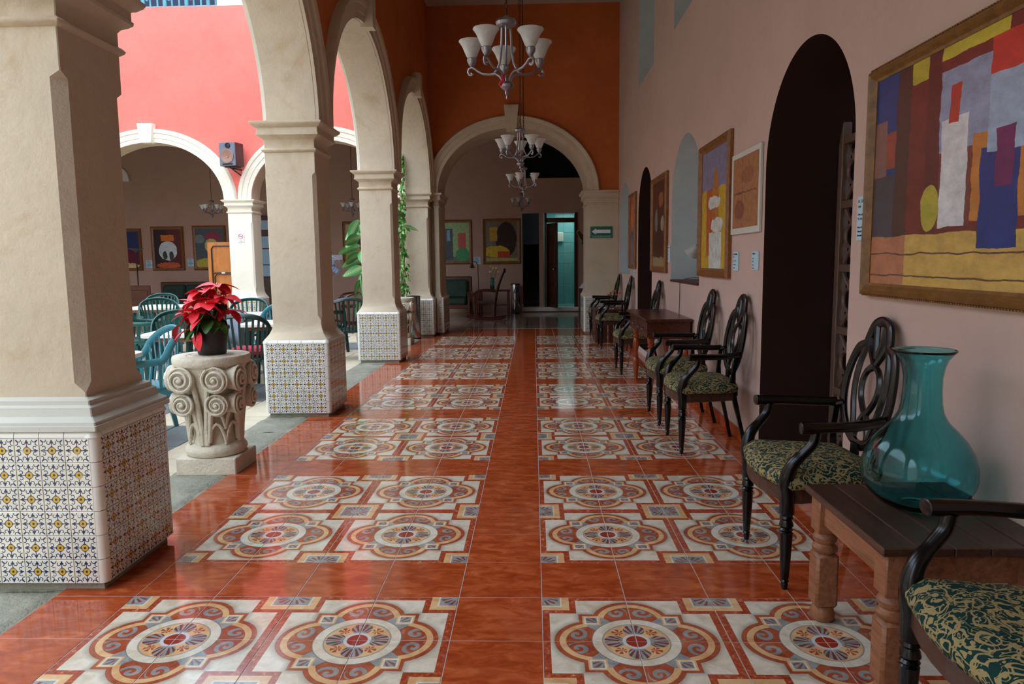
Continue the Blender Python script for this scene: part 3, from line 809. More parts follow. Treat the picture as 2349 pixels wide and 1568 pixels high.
def frame_picture(name,label,y0,y1,z0,z1,fw,cv,fm='gilt frame',depth=.045,group=None,beads=False,top=True):
    """picture on the right wall; local x -> along wall (towards -Y), z up, -y out of the wall"""
    W=y1-y0; H=z1-z0
    t=thing(name,label,'picture',(XR-.002,(y0+y1)/2,z0),0,group)
    prof=[(0,0),(0,.6),(.12,.85),(.3,1),(.45,.8),(.6,.9),(.8,.55),(1,.45),(1,0)]
    mb=MB(); secs=[]
    for sy,sz in ((-1,0),(1,0),(1,1),(-1,1)):
        sec=[]
        for a,d in prof:
            sec.append((-d*depth,sy*(W/2-a*fw),(a*fw) if sz==0 else H-a*fw))
        secs.append(sec)
    secs.append(secs[0]); mb.rings(secs,cap=False); obj('frame',mb,fm,t)
    if beads:
        mb=MB()
        n=int(H/.016)
        for i in range(n):
            for sy in (-1,1): mb.box(-.036,-.024,sy*(W/2)-.003,sy*(W/2)+.003,i*.016+.002,i*.016+.011)
        n2=int(W/.016)
        for i in range(n2):
            for zz in (0,H): mb.box(-.036,-.024,-W/2+i*.016,-W/2+i*.016+.009,zz-.003,zz+.003)
        obj('beading',mb,fm,t,kind='stuff')
    mb=MB(); mb.add([(-depth*.35,W/2-fw*.9,fw*.9),(-depth*.35,-W/2+fw*.9,fw*.9),(-depth*.35,-W/2+fw*.9,H-fw*.9),(-depth*.35,W/2-fw*.9,H-fw*.9)],[(0,1,2,3)])
    mb.box(-depth*.3,-.001,-W/2+fw*.5,W/2-fw*.5,fw*.5,H-fw*.5)
    me=mb.mesh('canvas'); uv=me.uv_layers.new(name='uv')
    for p in me.polygons:
        for li in p.loop_indices:
            v=me.vertices[me.loops[li].vertex_index].co; uv.data[li].uv=((W/2-v.y)/W,v.z/H)
    me.materials.append(MATS[cv]); obj('canvas',me,None,t)
    return t
frame_picture('framed_painting','large gilt-framed painting on the right wall above the blue glass vase',-.98,.60,1.20,2.20,.055,'big canvas',beads=True)
frame_picture('framed_painting','tall framed yellow and white painting between the lamp niche and the brown sheet',2.95,3.98,1.21,2.37,.075,'canvas one','frame wood')
frame_picture('framed_painting','framed dark brown painting between the lamp niche and the narrow dark doorway',5.64,6.68,1.205,2.375,.07,'canvas two','frame wood')
frame_picture('framed_painting','farthest framed orange painting on the right wall, beside the end niche',8.20,8.88,1.22,2.38,.06,'canvas three','frame wood')
t=thing('map_sheet','old brown map-like sheet in a pale mount beside the tall dark arched doorway','map',(XR-.002,2.555,1.55))
obj('mount',MB().rbox(-.02,0,-.355,.355,0,.60,.003),'moulding grey',t)
mb=MB(); mb.add([(-.0215,.30,.045),(-.0215,-.32,.045),(-.0215,-.32,.56),(-.0215,.30,.56)],[(0,1,2,3)]); mb.box(-.021,-.012,-.32,.30,.045,.56)
me=mb.mesh('sheet'); uv=me.uv_layers.new(name='uv')
for p in me.polygons:
    for li in p.loop_indices:
        v=me.vertices[me.loops[li].vertex_index].co; uv.data[li].uv=((.32-v.y)/.64,v.z/.6)
me.materials.append(MATS['canvas map']); obj('sheet',me,None,t)
def card_right(label,y,z0,z1,lines,w=.135):
    t=thing('caption_card',label,'card',(XR-.002,y,z0),0)
    H=z1-z0
    obj('card',MB().rbox(-.006,0,-w/2,w/2,0,H,.001),'paper',t)
    for (s_,sz,zz) in lines:
        text('lettering',s_,sz,'ink',t,(-.0068,w/2-.012,H*zz),(PI/2,0,-PI/2))
card_right('pale blue caption card touching the large painting\'s left frame',.665,1.45,1.66,[('EL CAMION',.020,.88),('1929',.015,.76),('Oleo sobre tela',.0135,.59),('25 x 58 cm',.0135,.49),('Museo Dolores',.0125,.30),('Olmedo Patino',.0125,.21),('(Xochimilco)',.0125,.12)],.13)
card_right('caption card right below the tall yellow painting\'s lower corner',2.80,1.275,1.42,[('LA COLUMNA',.016,.87),('1944',.012,.72),('Oleo sobre tela',.011,.52),('Museo Dolores',.011,.32),('Olmedo',.011,.15)],.14)
card_right('caption card below the brown map sheet, next to the arched doorway',2.31,1.285,1.42,[('PARIS 17',.017,.86),('mural',.012,.62),('1932',.012,.46),('Papel',.012,.28),('estarcido',.011,.12)],.14)
card_right('caption card in the gap between the brown painting and the lamp niche',5.55,1.33,1.52,[('RETABLO',.016,.86),('1940',.012,.68),('Oleo',.012,.45),('Museo',.011,.22)],.13)
card_right('small caption card under the farthest right-wall painting',8.42,1.08,1.20,[('1938',.014,.7),('Oleo',.012,.3)],.12)
# wall lamps in the lamp niche
def bell_shade(): return [(.018,0),(.03,.012),(.045,.05),(.058,.085),(.075,.115),(.071,.115),(.054,.083),(.041,.05),(.026,.016)]
t=thing('wall_sconce','small three-light wall sconce with glass shades inside the rounded niche','wall lamp',(XR+.30,4.42,1.62))
obj('backplate',MB().lathe([(0,0),(.05,0),(.045,.015),(0,.02)],16,axis='x').xf(Matrix.Rotation(PI,4,'Z')),'black plastic',t,smooth=True)
for k,(dy,dz,tip) in enumerate(((.05,.30,(-.16,.06,.34)),(-.02,.12,(-.10,-.05,.10)),(.10,-.05,(-.20,.17,-.12)))):
    tip=Vector(tip); obj('arm',MB().tube([(-.01,0,.02),(-.06,dy*.5,dz*.6),(tip.x*.8,tip.y*.7,tip.z+.06),tip],.008,8),'black plastic',t,smooth=True)
    sh=obj('glass_shade',MB().lathe(bell_shade(),16,cap=False),'alabaster glass',t,loc=tip,smooth=True); sh.rotation_euler=(PI+.5,.3*k,0) if k!=0 else (.2,0,0)
tag(obj('cable',MB().tube([(XR+.25,4.40,1.15),(XR+.06,4.5,1.18),(XR+.02,4.75,1.16),(XR-.016,4.86,1.13),(XR-.012,4.88,1.0),(XR-.012,4.90,.8),(XR-.014,4.86,.5),(XR-.03,4.9,.02)],.004,6),'cable grey',smooth=True),'thin grey cable hanging from the lamp niche sill down the wall','cable')
t=thing('poinsettia_sprig','red poinsettia blooms standing on the sill of the end niche','plant',(XR+.10,9.15,1.12))
obj('pot',MB().lathe([(.035,0),(.05,.09),(.047,.09),(.03,.01)],14),'charcoal pot',t,smooth=True)
def leaf_mesh(L,W,fold=.18,curl=.25,n=6,jag=0):
    mb=MB(); vs=[];fs=[]
    for i in range(n+1):
        u=i/n; wv=W*math.sin(PI*min(1,(u*.92+.04)))**.8*(1-.25*u)
        if jag and i%2: wv*=1+jag
        z=-curl*L*u*u
        vs+=[(L*u,-wv,z+wv*fold),(L*u,0,z),(L*u,wv,z+wv*fold)]
    for i in range(n):
        for k in range(2): fs.append((i*3+k,i*3+k+1,(i+1)*3+k+1,(i+1)*3+k))
    return mb.add(vs,fs)
def lmesh(nm,mb,m_):
    me=mb.mesh(nm); me.materials.append(MATS[m_]); me.polygons.foreach_set('use_smooth',[True]*len(me.polygons)); return me
sb=lmesh('bract',leaf_mesh(.09,.026),'red bract')
for k in range(11):
    a=k*2.4; o=obj('bract',sb,None,t,loc=(-.02*math.cos(a),.03*math.sin(a),.15+.03*(k%3))); o.rotation_euler=(0,-.3+.25*(k%3),a)
obj('stem',MB().tube([(0,0,.05),(-.01,0,.17)],.006),'stem green',t)
# green arrow sign
t=thing('exit_sign','green evacuation route sign with white left-pointing arrow on the pilaster','sign',(1.226,YE-.012,1.755))
obj('plate',MB().rbox(-.205,.205,-.004,0,0,.21,.001),'sign green',t)
obj('border',MB().box(-.195,.195,-.006,-.004,.037,.041).box(-.195,.195,-.006,-.004,.195,.199).box(-.195,-.191,-.006,-.004,.037,.199).box(.191,.195,-.006,-.004,.037,.199),'pane blue',t)
obj('arrow',MB().prism([(-.18,.118),(-.10,.175),(-.10,.150),(.165,.150),(.165,.086),(-.10,.086),(-.10,.061)],-.0065,-.004),'sign white',t)
text('lettering','RUTA DE EVACUACION',.031,'sign white',t,(0,-.0045,.019),(PI/2,0,0),align='CENTER')
# no smoking notice
t=thing('no_smoking_notice','white no-smoking notice on the cream courtyard column','sign',(-5.68,11.09,1.77))
obj('plate',MB().rbox(-.062,.062,-.004,0,0,.18,.001),'sign white',t)
obj('ban_ring',MB().tube([(.042*math.cos(2*PI*k/24),-.006,.115+.042*math.sin(2*PI*k/24)) for k in range(24)],.004,6,closed=True).tube([(-.03,-.006,.145),(.03,-.006,.085)],.004,6),'sign red',t)
obj('cigarette',MB().box(-.03,.022,-.0055,-.004,.108,.118).box(.022,.028,-.0055,-.004,.118,.135),'ink',t)
text('lettering','NO',.02,'ink',t,(0,-.0045,.045),(PI/2,0,0),align='CENTER'); text('lettering','FUMAR',.02,'ink',t,(0,-.0045,.02),(PI/2,0,0),align='CENTER')
# ------------------------------------------------------------ chandeliers
def chandelier(label,loc,rz,R=.225,chain_to=ZC,group='brass-silver five-light chandeliers'):
    t=thing('chandelier',label,'chandelier',loc,rz,group)
    # local origin = finial bottom
    obj('finial',MB().lathe([(0,0),(.006,.004),(.004,.02),(.011,.03),(.008,.045),(.02,.055),(.036,.066),(.04,.08),(.03,.092),(.012,.098),(0,.1)],16),'brushed silver',t,smooth=True)
    obj('hub',MB().lathe([(0,.385),(.03,.386),(.052,.394),(.058,.41),(.05,.424),(.02,.43),(.012,.445),(0,.447)],20),'brushed silver',t,smooth=True)
    for k in range(3):
        a=k*2*PI/3+.3; c,s_=math.cos(a),math.sin(a)
        P=[(.028,.39),(.030,.33),(.034,.26),(.045,.20),(.065,.165),(.095,.145)]
        obj('stem',MB().tube([(r*c,r*s_,z) for r,z in P],.0065,8,flat=(1,1.5)),'brushed silver',t,smooth=True)
    for k in range(5):
        a=k*2*PI/5+.2; c,s_=math.cos(a),math.sin(a)
        P=[(.02,.075),(.025,.105),(.04,.128),(.065,.143),(.10,.142),(.135,.146),(.165,.162),(.185,.178),(.20,.184),(.217,.178),(.222,.162),(.214,.148),(.204,.146),(.200,.154)]
        ar=obj('arm',MB().tube([(r*c*R/.225,r*s_*R/.225,z) for r,z in P],[.006]*12+[.006,.011],8,flat=(1,1.3)),'brushed silver',t,smooth=True)
        x,y=.2*c*R/.225,.2*s_*R/.225
        obj('lamp_cup',MB().lathe([(0,0),(.01,.006),(.018,.018),(.026,.032),(.027,.046),(.022,.052),(0,.053)],14),'brushed silver',ar,loc=(x,y,.184),smooth=True)
        obj('glass_shade',MB().lathe([(.020,0),(.030,.012),(.042,.04),(.052,.064),(.064,.082),(.071,.090),(.069,.095),(.060,.085),(.047,.064),(.037,.04),(.026,.014)],24,cap=False),'alabaster glass',ar,loc=(x,y,.234),smooth=True)
    mb=MB(); z=.447; n=0
    L=chain_to-loc[2]
    while z<L-.03:
        pts=[]
        for q in range(8):
            aa=2*PI*q/8; p=(.007*math.cos(aa),0,z+.019+.019*math.sin(aa)) if n%2 else (0,.007*math.cos(aa),z+.019+.019*math.sin(aa)); pts.append(p)
        mb.tube(pts,.0022,4,closed=True); z+=.031; n+=1
    mb.tube([(.004,.003,.44),(.012,-.004,(L)*.5),(.0,.004,L)],.003,5)
    obj('chain',mb,'dark chain',t)
    obj('ceiling_rose',MB().lathe([(0,0),(.05,-.0),(.045,-.02),(.012,-.035),(0,-.036)],16),'brushed silver',t,loc=(0,0,L),smooth=True)
    return t
c1=chandelier('nearest and largest chandelier of the corridor, pink ribbon tied on an arm',(-.163,1.3,2.262),.219)
obj('ribbon',MB().tube([(-.03,-.05,.12),(-.035,-.06,.10),(-.028,-.065,.085),(-.04,-.06,.08),(-.05,-.062,.06)],.005,6,flat=(1,2.2)),'red fabric',c1)
chandelier('second chandelier down the corridor, framed by the end arch opening',(-.147,4.65,2.270),.1)
chandelier('third chandelier down the corridor, just below and behind the second',(-.156,8.05,2.305),.46)
chandelier('dim farthest chandelier hanging in the dark end room',(-.29,14.3,2.475),.4)
chandelier('chandelier hanging in the gallery behind the coral wall beside the column',(-7.425,13.8,2.38),.5,R=.235)
chandelier('chandelier half hidden by the third arcade column, in the far gallery',(-4.16,13.8,2.38),.9,R=.235)
# ------------------------------------------------------------ armchairs
def smoothpts(P,n=5):
    P=[Vector(p) for p in P]; out=[]
    for i in range(len(P)-1):
        p0=P[max(i-1,0)];p1=P[i];p2=P[i+1];p3=P[min(i+2,len(P)-1)]
        for k in range(n):
            t=k/n; out.append(.5*((2*p1)+(-p0+p2)*t+(2*p0-5*p1+4*p2-p3)*t*t+(-p0+3*p1-3*p2+p3)*t**3))
    out.append(P[-1]); return out
def armchair(label,y,group='black wooden armchairs along the right wall',first=False,x=1.27,rz=PI):
    t=thing('armchair',label,'armchair',(x,y,0),rz,group)
    W=.27; BW='black wood'
    LP=[(.011,0),(.015,.02),(.013,.028),(.018,.034),(.014,.042),(.017,.05),(.021,.12),(.025,.2),(.027,.245),(.022,.25),(.028,.258),(.022,.266),(.029,.275),(.026,.29),(.022,.30),(.028,.308),(.024,.318),(.030,.33),(.030,.42)]
    for s_ in (-1,1):
        obj('front_leg',MB().lathe(LP,14),BW,t,loc=(.255,s_*W,.0),smooth=True)
        obj('rear_leg',MB().tube(smoothpts([(-.215,s_*.215,0),(-.17,s_*.20,.20),(-.12,s_*.195,.42),(-.115,s_*.205,.56),(-.135,s_*.215,.70)],4),[.017]*3+[.018]*3+[.022]*6+[.018]*5,4,up=(1,0,0)),BW,t)
        obj('arm_support',MB().tube(smoothpts([(.255,s_*W,.40),(.262,s_*(W+.003),.46),(.245,s_*(W+.012),.53),(.20,s_*(W+.02),.585),(.165,s_*(W+.024),.63),(.155,s_*(W+.022),.675)],5),[.030]*4+[.030,.029,.028,.027,.026,.025,.024,.023]+[.021]*14,10)if 0 else MB().tube(smoothpts([(.255,s_*W,.40),(.262,s_*(W+.003),.46),(.245,s_*(W+.012),.53),(.20,s_*(W+.02),.585),(.165,s_*(W+.024),.63),(.155,s_*(W+.022),.675)],5),[.030]*8+[.028,.027,.026,.025,.024,.023]+[.021]*12,10),BW,t,smooth=True)
        obj('arm',MB().tube(smoothpts([(.222,s_*(W+.028),.690),(.20,s_*(W+.028),.690),(.10,s_*(W+.022),.691),(0,s_*(W+.004),.690),(-.08,s_*(W-.03),.692),(-.140,s_*.222,.697)],5),[.020,.025,.027]+[.027]*4+[.026,.025,.024]+[.023]*10+[.022]*6,10,flat=(.92,1.12),up=(0,0,1)),BW,t,smooth=True)
    # seat rail
    def outline(g=0,n=8):
        P=[(-.13-g,-.20-g),(.20,-.275-g)]
        P+=[(.255+g*.7+.055*math.sin(PI*k/n),(-.275-g)+(.55+2*g)*k/n) for k in range(n+1)]
        P+=[(.20,.275+g),(-.13-g,.20+g)]
        return P
    o0=outline(0)
    mb=MB(); mb.rings([[(a,b,z) for a,b in outline(g)] for g,z in ((-.004,.365),(.006,.37),(.006,.425),(-.004,.432))]); obj('seat_rail',mb,'dark stained wood',t)
    mb=MB(); secs=[]
    def ins(P,k,z): 
        cx=.06; return [(cx+(a-cx)*k,b*k,z) for a,b in P]
    P2=smoothpts([(a,b,0) for a,b in outline(.012,8)]+[(-.142,-.212,0)],3); P2=[(p.x,p.y) for p in P2[:-1]]
    for k,z in ((1.0,.43),(1.03,.447),(1.03,.465),(.97,.488),(.86,.505),(.65,.517),(.35,.522),(.05,.524)): secs.append(ins(P2,k,z))
    mb.rings(secs); obj('seat_cushion',mb,'damask fabric',t,smooth='all')
    # pierced shield back, drawn in (lateral, height) then tilted
    def bk(P): return [(-.135-(z-.56)*.16-.015*math.cos(l/.25*PI/2),l,z) for l,z in P]
    L3=lambda P,n=5:[ (p.x,p.y) for p in smoothpts([(a,b,0) for a,b in P],n)]
    rim=L3([(.03,.545),(.12,.585),(.185,.66),(.215,.76),(.205,.87),(.165,.955),(.105,.985),(.092,1.02),(.065,1.07),(0,1.092),(-.065,1.07),(-.092,1.02),(-.105,.985),(-.165,.955),(-.205,.87),(-.215,.76),(-.185,.66),(-.12,.585),(-.03,.545),(.03,.545)],5)
    obj('back_frame',MB().tube(bk(rim[:-1]),.021,8,closed=True,flat=(.75,1.15),up=(1,0,0)),BW,t,smooth=True)
    sp=[]
    for s_ in (-1,1):
        sp.append([(s_*.092,1.02),(s_*.06,.96),(s_*.022,.915),(0,.885)])
        sp.append([(s_*.045,1.07),(s_*.03,1.01),(s_*.012,.96),(0,.93)])
        sp.append([(0,.895),(s_*.05,.872),(s_*.078,.82),(s_*.07,.76),(s_*.035,.71),(0,.675)])
        sp.append([(0,.69),(s_*.03,.65),(s_*.055,.60),(s_*.06,.565)])
        sp.append([(s_*.10,.98),(s_*.128,.90),(s_*.138,.82),(s_*.128,.74),(s_*.10,.66),(s_*.075,.575)])
    for P in sp: obj('back_splat',MB().tube(bk(L3(P,4)),.0155,6,flat=(.75,1.2),up=(1,0,0)),BW,t,smooth=True)
    obj('rear_rail',MB().box(-.15,-.118,-.20,.20,.43,.475).box(-.155,-.13,-.205,.205,.685,.71) if 0 else MB().box(-.15,-.118,-.20,.20,.40,.45),BW,t)
    for s_ in (-1,1): obj('back_bracket',MB().tube([(-.135,s_*.212,.69),(-.158,s_*.19,.70)],.016,8),BW,t)
    obj('back_foot',MB().tube([(-.128,0,.44),(-.132,0,.555)],.022,8,flat=(.7,1.6),up=(1,0,0)),BW,t)
    return t
first=armchair('armchair nearest the camera, cropped at the right, in front of the vase table',-1.17)
nm=[(.355,'armchair just beyond the vase table, below the tall dark doorway edge'),
(2.46,'armchair beside the tall arched doorway, nearer of the touching pair before the desk'),
(3.36,'armchair of the touching pair that stands closer to the drawer desk'),
(5.97,'armchair on the far side of the drawer desk, its back rising over the desktop'),
(8.50,'armchair in front of the little flower stand, second farthest of the row'),
(10.08,'farthest armchair of the row, against the signed pilaster')]
for y,l in nm: dup(first,(1.27,y,0),PI,l)
# ------------------------------------------------------------ coffee table and vase
t=thing('side_table','low rustic wooden side table with turned legs under the blue vase','table',(1.275,-.425,0))
def tl_leg():
    mb=MB(); mb.rbox(-.042,.042,-.042,.042,.06,.27,.010)
    mb.lathe([(.03,0),(.043,.01),(.046,.03),(.04,.045),(.036,.06)],16)
    mb.lathe([(.036,.27),(.045,.28),(.046,.292),(.036,.30),(.033,.305),(.042,.318),(.044,.33),(.036,.342),(.034,.35)],16)
    mb.rbox(-.04,.04,-.04,.04,.35,.487,.004); return mb
lg=tl_leg()
for sx in (-1,1):
    for sy in (-1,1): obj('leg',MB().add(lg.v,lg.f),'pine wood',t,loc=(sx*.205,sy*.255,0),smooth=True)
for sy in (-1,1): obj('apron',MB().rbox(-.17,.17,sy*.25-.012,sy*.25+.012,.385,.487,.003),'pine wood',t)
for sx in (-1,1): obj('apron',MB().rbox(sx*.215-.012,sx*.215+.012,-.22,.22,.385,.487,.003),'pine wood',t)
ws=.1
for i in range(5): obj('plank',MB().rbox(-.265+i*.106,-.265+(i+1)*.106-.002,-.31,.31,.487,.514,.003),'dark stained wood',t)
t=thing('glass_vase','tall turquoise blown-glass vase with wide body on the wooden side table','vase',(1.292,-.375,.5145))
vp=[(.085,.003),(.12,.022),(.155,.055),(.174,.09),(.180,.118),(.177,.16),(.164,.205),(.142,.243),(.112,.277),(.085,.305),(.069,.335),(.063,.37),(.060,.41),(.060,.455),(.066,.492),(.076,.517),(.090,.536),(.098,.545)]
full=[(0,.010),(.04,.006),(.06,.0)]+vp+[(.0985,.5485),(.0955,.549)]+[(r-.003,z+.002) for r,z in reversed(vp[2:-1])]+[(.115,.028),(.08,.014),(.04,.016),(0,.022)]
obj('glass_body',MB().lathe(full,56,cap=False),'turquoise glass',t,smooth='all')
# ------------------------------------------------------------ drawer desk
t=thing('writing_desk','dark brown desk with two knobbed drawers and turned legs against the wall','desk',(0,0,0))
t.location=(1.30,4.94,0)
obj('desk_top',MB().rbox(-.235,.225,-.72,.72,.757,.785,.006),'mahogany wood',t)
obj('case',MB().box(-.19,.215,-.67,.67,.585,.757),'mahogany wood',t)
for s_ in (-1,1):
    d=obj('drawer',MB().rbox(-.205,-.19,s_*.33-.30,s_*.33+.30,.60,.745,.004),'mahogany wood',t)
    for q in (-.13,.13): obj('knob',MB().lathe([(0,0),(.008,0),(.008,.012),(.016,.02),(.015,.03),(0,.034)],12,axis='x').xf(Matrix.Rotation(PI,4,'Z')),'steel',d,loc=(-.205,s_*.33+q,.672),smooth=True)
dl=[(.020,0),(.022,.05),(.026,.10),(.034,.17),(.038,.22),(.030,.255),(.020,.265),(.030,.275),(.030,.285),(.02,.295),(.022,.33),(.026,.36),(.034,.40),(.036,.44),(.030,.475),(.020,.485),(.032,.495),(.032,.51),(.022,.52),(.034,.54),(.036,.585)]
for sx in (-.16,.18):
    for sy in (-.40,.40) if 0 else (-.60,.42): obj('leg',MB().lathe(dl,14),'turned cherry wood',t,loc=(sx,sy,0),smooth=True)
# ------------------------------------------------------------ flower stand between the far chairs
t=thing('flower_stand','small dark reeded wooden stand between the two farthest armchairs','stand',(1.24,9.3,0))
obj('stand_top',MB().rbox(-.26,.26,-.30,.30,.52,.55,.005),'brown furniture wood',t)
for i in range(6): obj('slat',MB().rbox(-.25,-.225,-.285+i*.098,-.285+i*.098+.08,.0,.52,.006),'mahogany wood',t)
for i in range(5): obj('slat',MB().rbox(-.235+i*.098,-.235+i*.098+.08,-.29,-.265,0,.52,.006),'mahogany wood',t)
t=thing('flower_glass','clear glass vase holding orange-red flowers on the reeded stand','vase',(1.27,9.12,.5505))
obj('glass_body',MB().lathe([(0,0),(.03,0),(.035,.02),(.045,.12),(.055,.2),(.052,.2),(.042,.12),(.031,.022),(0,.012)],20,cap=False),'clear glass',t,smooth='all')
for k in range(5):
    a=k*1.3; obj('stem',MB().tube([(0,0,.03),(.02*math.cos(a),.03*math.sin(a),.2),(-.03-.05*k%3*.03,.05*math.sin(a),.27)],.003,5),'stem green',t)
    o=obj('flower',MB().lathe([(0,0),(.02,.008),(.03,.025),(.02,.03),(0,.02)],8),'orange plastic',t,loc=(-.06+.045*k,-.02+.03*math.sin(a),.22+.03*(k%3)),smooth=True)
tag(obj('dish',MB().lathe([(0,0),(.05,0),(.085,.02),(.083,.023),(.048,.006),(0,.005)],20),'white plastic',loc=(1.12,9.1,.5505),smooth=True),'little white dish on the reeded flower stand','dish')
# ------------------------------------------------------------ carved capital pedestals
def carved_pedestal(label,loc,rz=0,group='carved stone capitals used as pedestals'):
    t=thing('carved_pedestal',label,'pedestal',loc,rz,group); st='carved stone'
    mb=MB(); g=10
    mb.rbox(-.20,.20,-.18,.175,0,.115,.006); obj('base_block',mb,st,t)
    obj('base_ring',MB().lathe([(.15,.112),(.185,.12),(.198,.145),(.196,.165),(.178,.19),(.16,.20)],32),st,t,smooth=True)
    obj('bell',MB().lathe([(.148,.195),(.138,.25),(.140,.35),(.152,.45),(.172,.55),(.195,.65),(.215,.70),(.225,.725)],32),st,t,smooth=True)
    obj('top_disc',MB().lathe([(0,.722),(.236,.722),(.245,.735),(.246,.772),(.240,.782),(.16,.783),(.155,.779),(.14,.779),(.135,.784),(0,.784)],40),st,t,smooth=True)
    def volute(r):
        mb=MB(); mb.lathe([(r*.9,-.13),(r*.82,-.07),(r*.95,-.015),(r,-.004),(r*.97,.004),(r*.88,.004),(r*.86,-.006),(0,-.006)],28,axis='y')
        P=[];R_=[]
        for k in range(46):
            u=k/45; a=u*2*PI*2.4; rr=r*(.90*(1-u)+.06); P.append((-rr*math.sin(a+.6),.0-.004-.018*u,rr*math.cos(a+.6))); R_.append(r*.115*(1-.3*u))
        mb.tube(P,R_,6); mb.lathe([(r*.20,0),(r*.2,.012),(r*.13,.026),(0,.03)],12,axis='y'); 
        return mb
    for f in range(4):
        rot=Matrix.Rotation(f*PI/2,4,'Z')
        for s_ in (-1,1):
            for z,r in ((.640,.087),(.475,.074)):
                v=volute(r)
                if s_<0: v.xf(Matrix.Scale(-1,4,(1,0,0)))
                d=-.228 if z>.6 else -.215
                v.xf(rot@Matrix.Translation((s_*.112,d,z))@Matrix.Rotation(s_*.05,4,'Z')); obj('volute',v,st,t,smooth=True)
            # stalk rising to the volutes
            P=[(s_*.014,-.165,.20),(s_*.018,-.168,.32),(s_*.03,-.178,.46),(s_*.045,-.19,.58),(s_*.08,-.205,.69),(s_*.112,-.21,.718)]
            P2=[(s_*.028,-.163,.22),(s_*.04,-.166,.32),(s_*.055,-.175,.42),(s_*.085,-.19,.515),(s_*.112,-.20,.540)]
            v=MB().tube(smoothpts(P,4),.017,8).tube(smoothpts(P2,4),.018,8); v.xf(rot); obj('stalk',v,st,t,smooth=True)
            for z0,h in ((.20,.14),(.30,.13)):
                v=MB(); A=[]
                for k in range(9):
                    a=-PI*.5+(s_*.46)+(k-4)*.085; zz=z0+h*math.sin(PI*k/8)**.7
                    A.append((.172*math.cos(a),.172*math.sin(a),zz))
                v.tube(A,.011,6).xf(rot); obj('carved_leaf',v,st,t,smooth=True)
    return t
carved_pedestal('carved stone capital pedestal holding the potted poinsettia',(-2.185,1.90,-.01))
carved_pedestal('carved stone capital pedestal behind the third column, beside the steel bin',(-2.26,9.12,-.01))
# ------------------------------------------------------------ poinsettia
t=thing('poinsettia','potted red poinsettia in a charcoal pot on the carved pedestal','plant',(-2.178,1.9,.774))
obj('pot',MB().lathe([(0,0),(.085,0),(.09,.01),(.112,.165),(.118,.168),(.118,.19),(.110,.19),(.107,.165),(.085,.155),(0,.155)],28),'charcoal pot',t,smooth=True)
obj('soil',MB().lathe([(0,.158),(.104,.155)],20),'soil',t)
rb=[lmesh('bract',leaf_mesh(L,W_,.25,cu,7,jg),'red bract') for L,W_,cu,jg in ((.118,.046,.28,0),(.108,.042,.12,.10),(.09,.036,.4,0))]
gl=[lmesh('leaf',leaf_mesh(L,W_,.2,cu,7,.1),'leaf green') for L,W_,cu in ((.14,.042,.6),(.12,.038,.35))]
rnd=random.Random(11)
heads=[(-.03,-.02,.45),(.07,.02,.48),(.14,-.03,.40),(-.12,-.04,.37),(-.21,.02,.29),(.05,.09,.42),(-.09,.09,.41),(.15,.06,.31),(-.06,-.12,.31),(.03,-.13,.36)]
for hx,hy,hz in heads:
    hx*=.72; hy*=.72; hz-=.02
    obj('stem',MB().tube(smoothpts([(hx*.15,hy*.15,.15),(hx*.5,hy*.5,.15+(hz-.15)*.55),(hx,hy,hz)],4),.004,6),'stem green',t,smooth=True)
    n=8; off=rnd.random()*6
    for k in range(n):
        a=off+k*2*PI/n+rnd.uniform(-.2,.2); el=rnd.uniform(-.35,.25) if k%2 else rnd.uniform(.15,.6)
        o=obj('bract',rb[rnd.randrange(3)],None,t,loc=(hx+.01*math.cos(a),hy+.01*math.sin(a),hz)); o.rotation_euler=Euler((rnd.uniform(-.3,.3),el,a)); sc_=rnd.uniform(.8,1.15); o.scale=(sc_,sc_,sc_)
    obj('flower_bud',MB().lathe([(0,-.004),(.006,0),(.007,.006),(0,.010)],8).lathe([(0,0),(.005,.003),(0,.009)],6,.010,.004).lathe([(0,0),(.005,.003),(0,.009)],6,-.007,.008),'yellow bud',t,loc=(hx,hy,hz+.006))
for k in range(34):
    hx,hy,hz=heads[rnd.randrange(10)]; hx*=.85; u=rnd.uniform(.25,.8); a=math.atan2(hy,hx)+rnd.uniform(-1.2,1.2)
    o=obj('leaf',gl[k%2],None,t,loc=(hx*u,hy*u,.15+(hz-.16)*u)); o.rotation_euler=Euler((rnd.uniform(-.4,.4),rnd.uniform(.0,.9),a)); sc_=rnd.uniform(.8,1.2); o.scale=(sc_,sc_,sc_)
for x,y,z,a,el in ((-.20,-.03,.20,3.3,1.1),(-.08,-.12,.18,-2.4,.3),(-.02,-.13,.16,-1.7,1.15),(.0,-.12,.25,-2.0,.4)):
    o=obj('bract',rb[0],None,t,loc=(x,y,z)); o.rotation_euler=Euler((0.2,el,a))
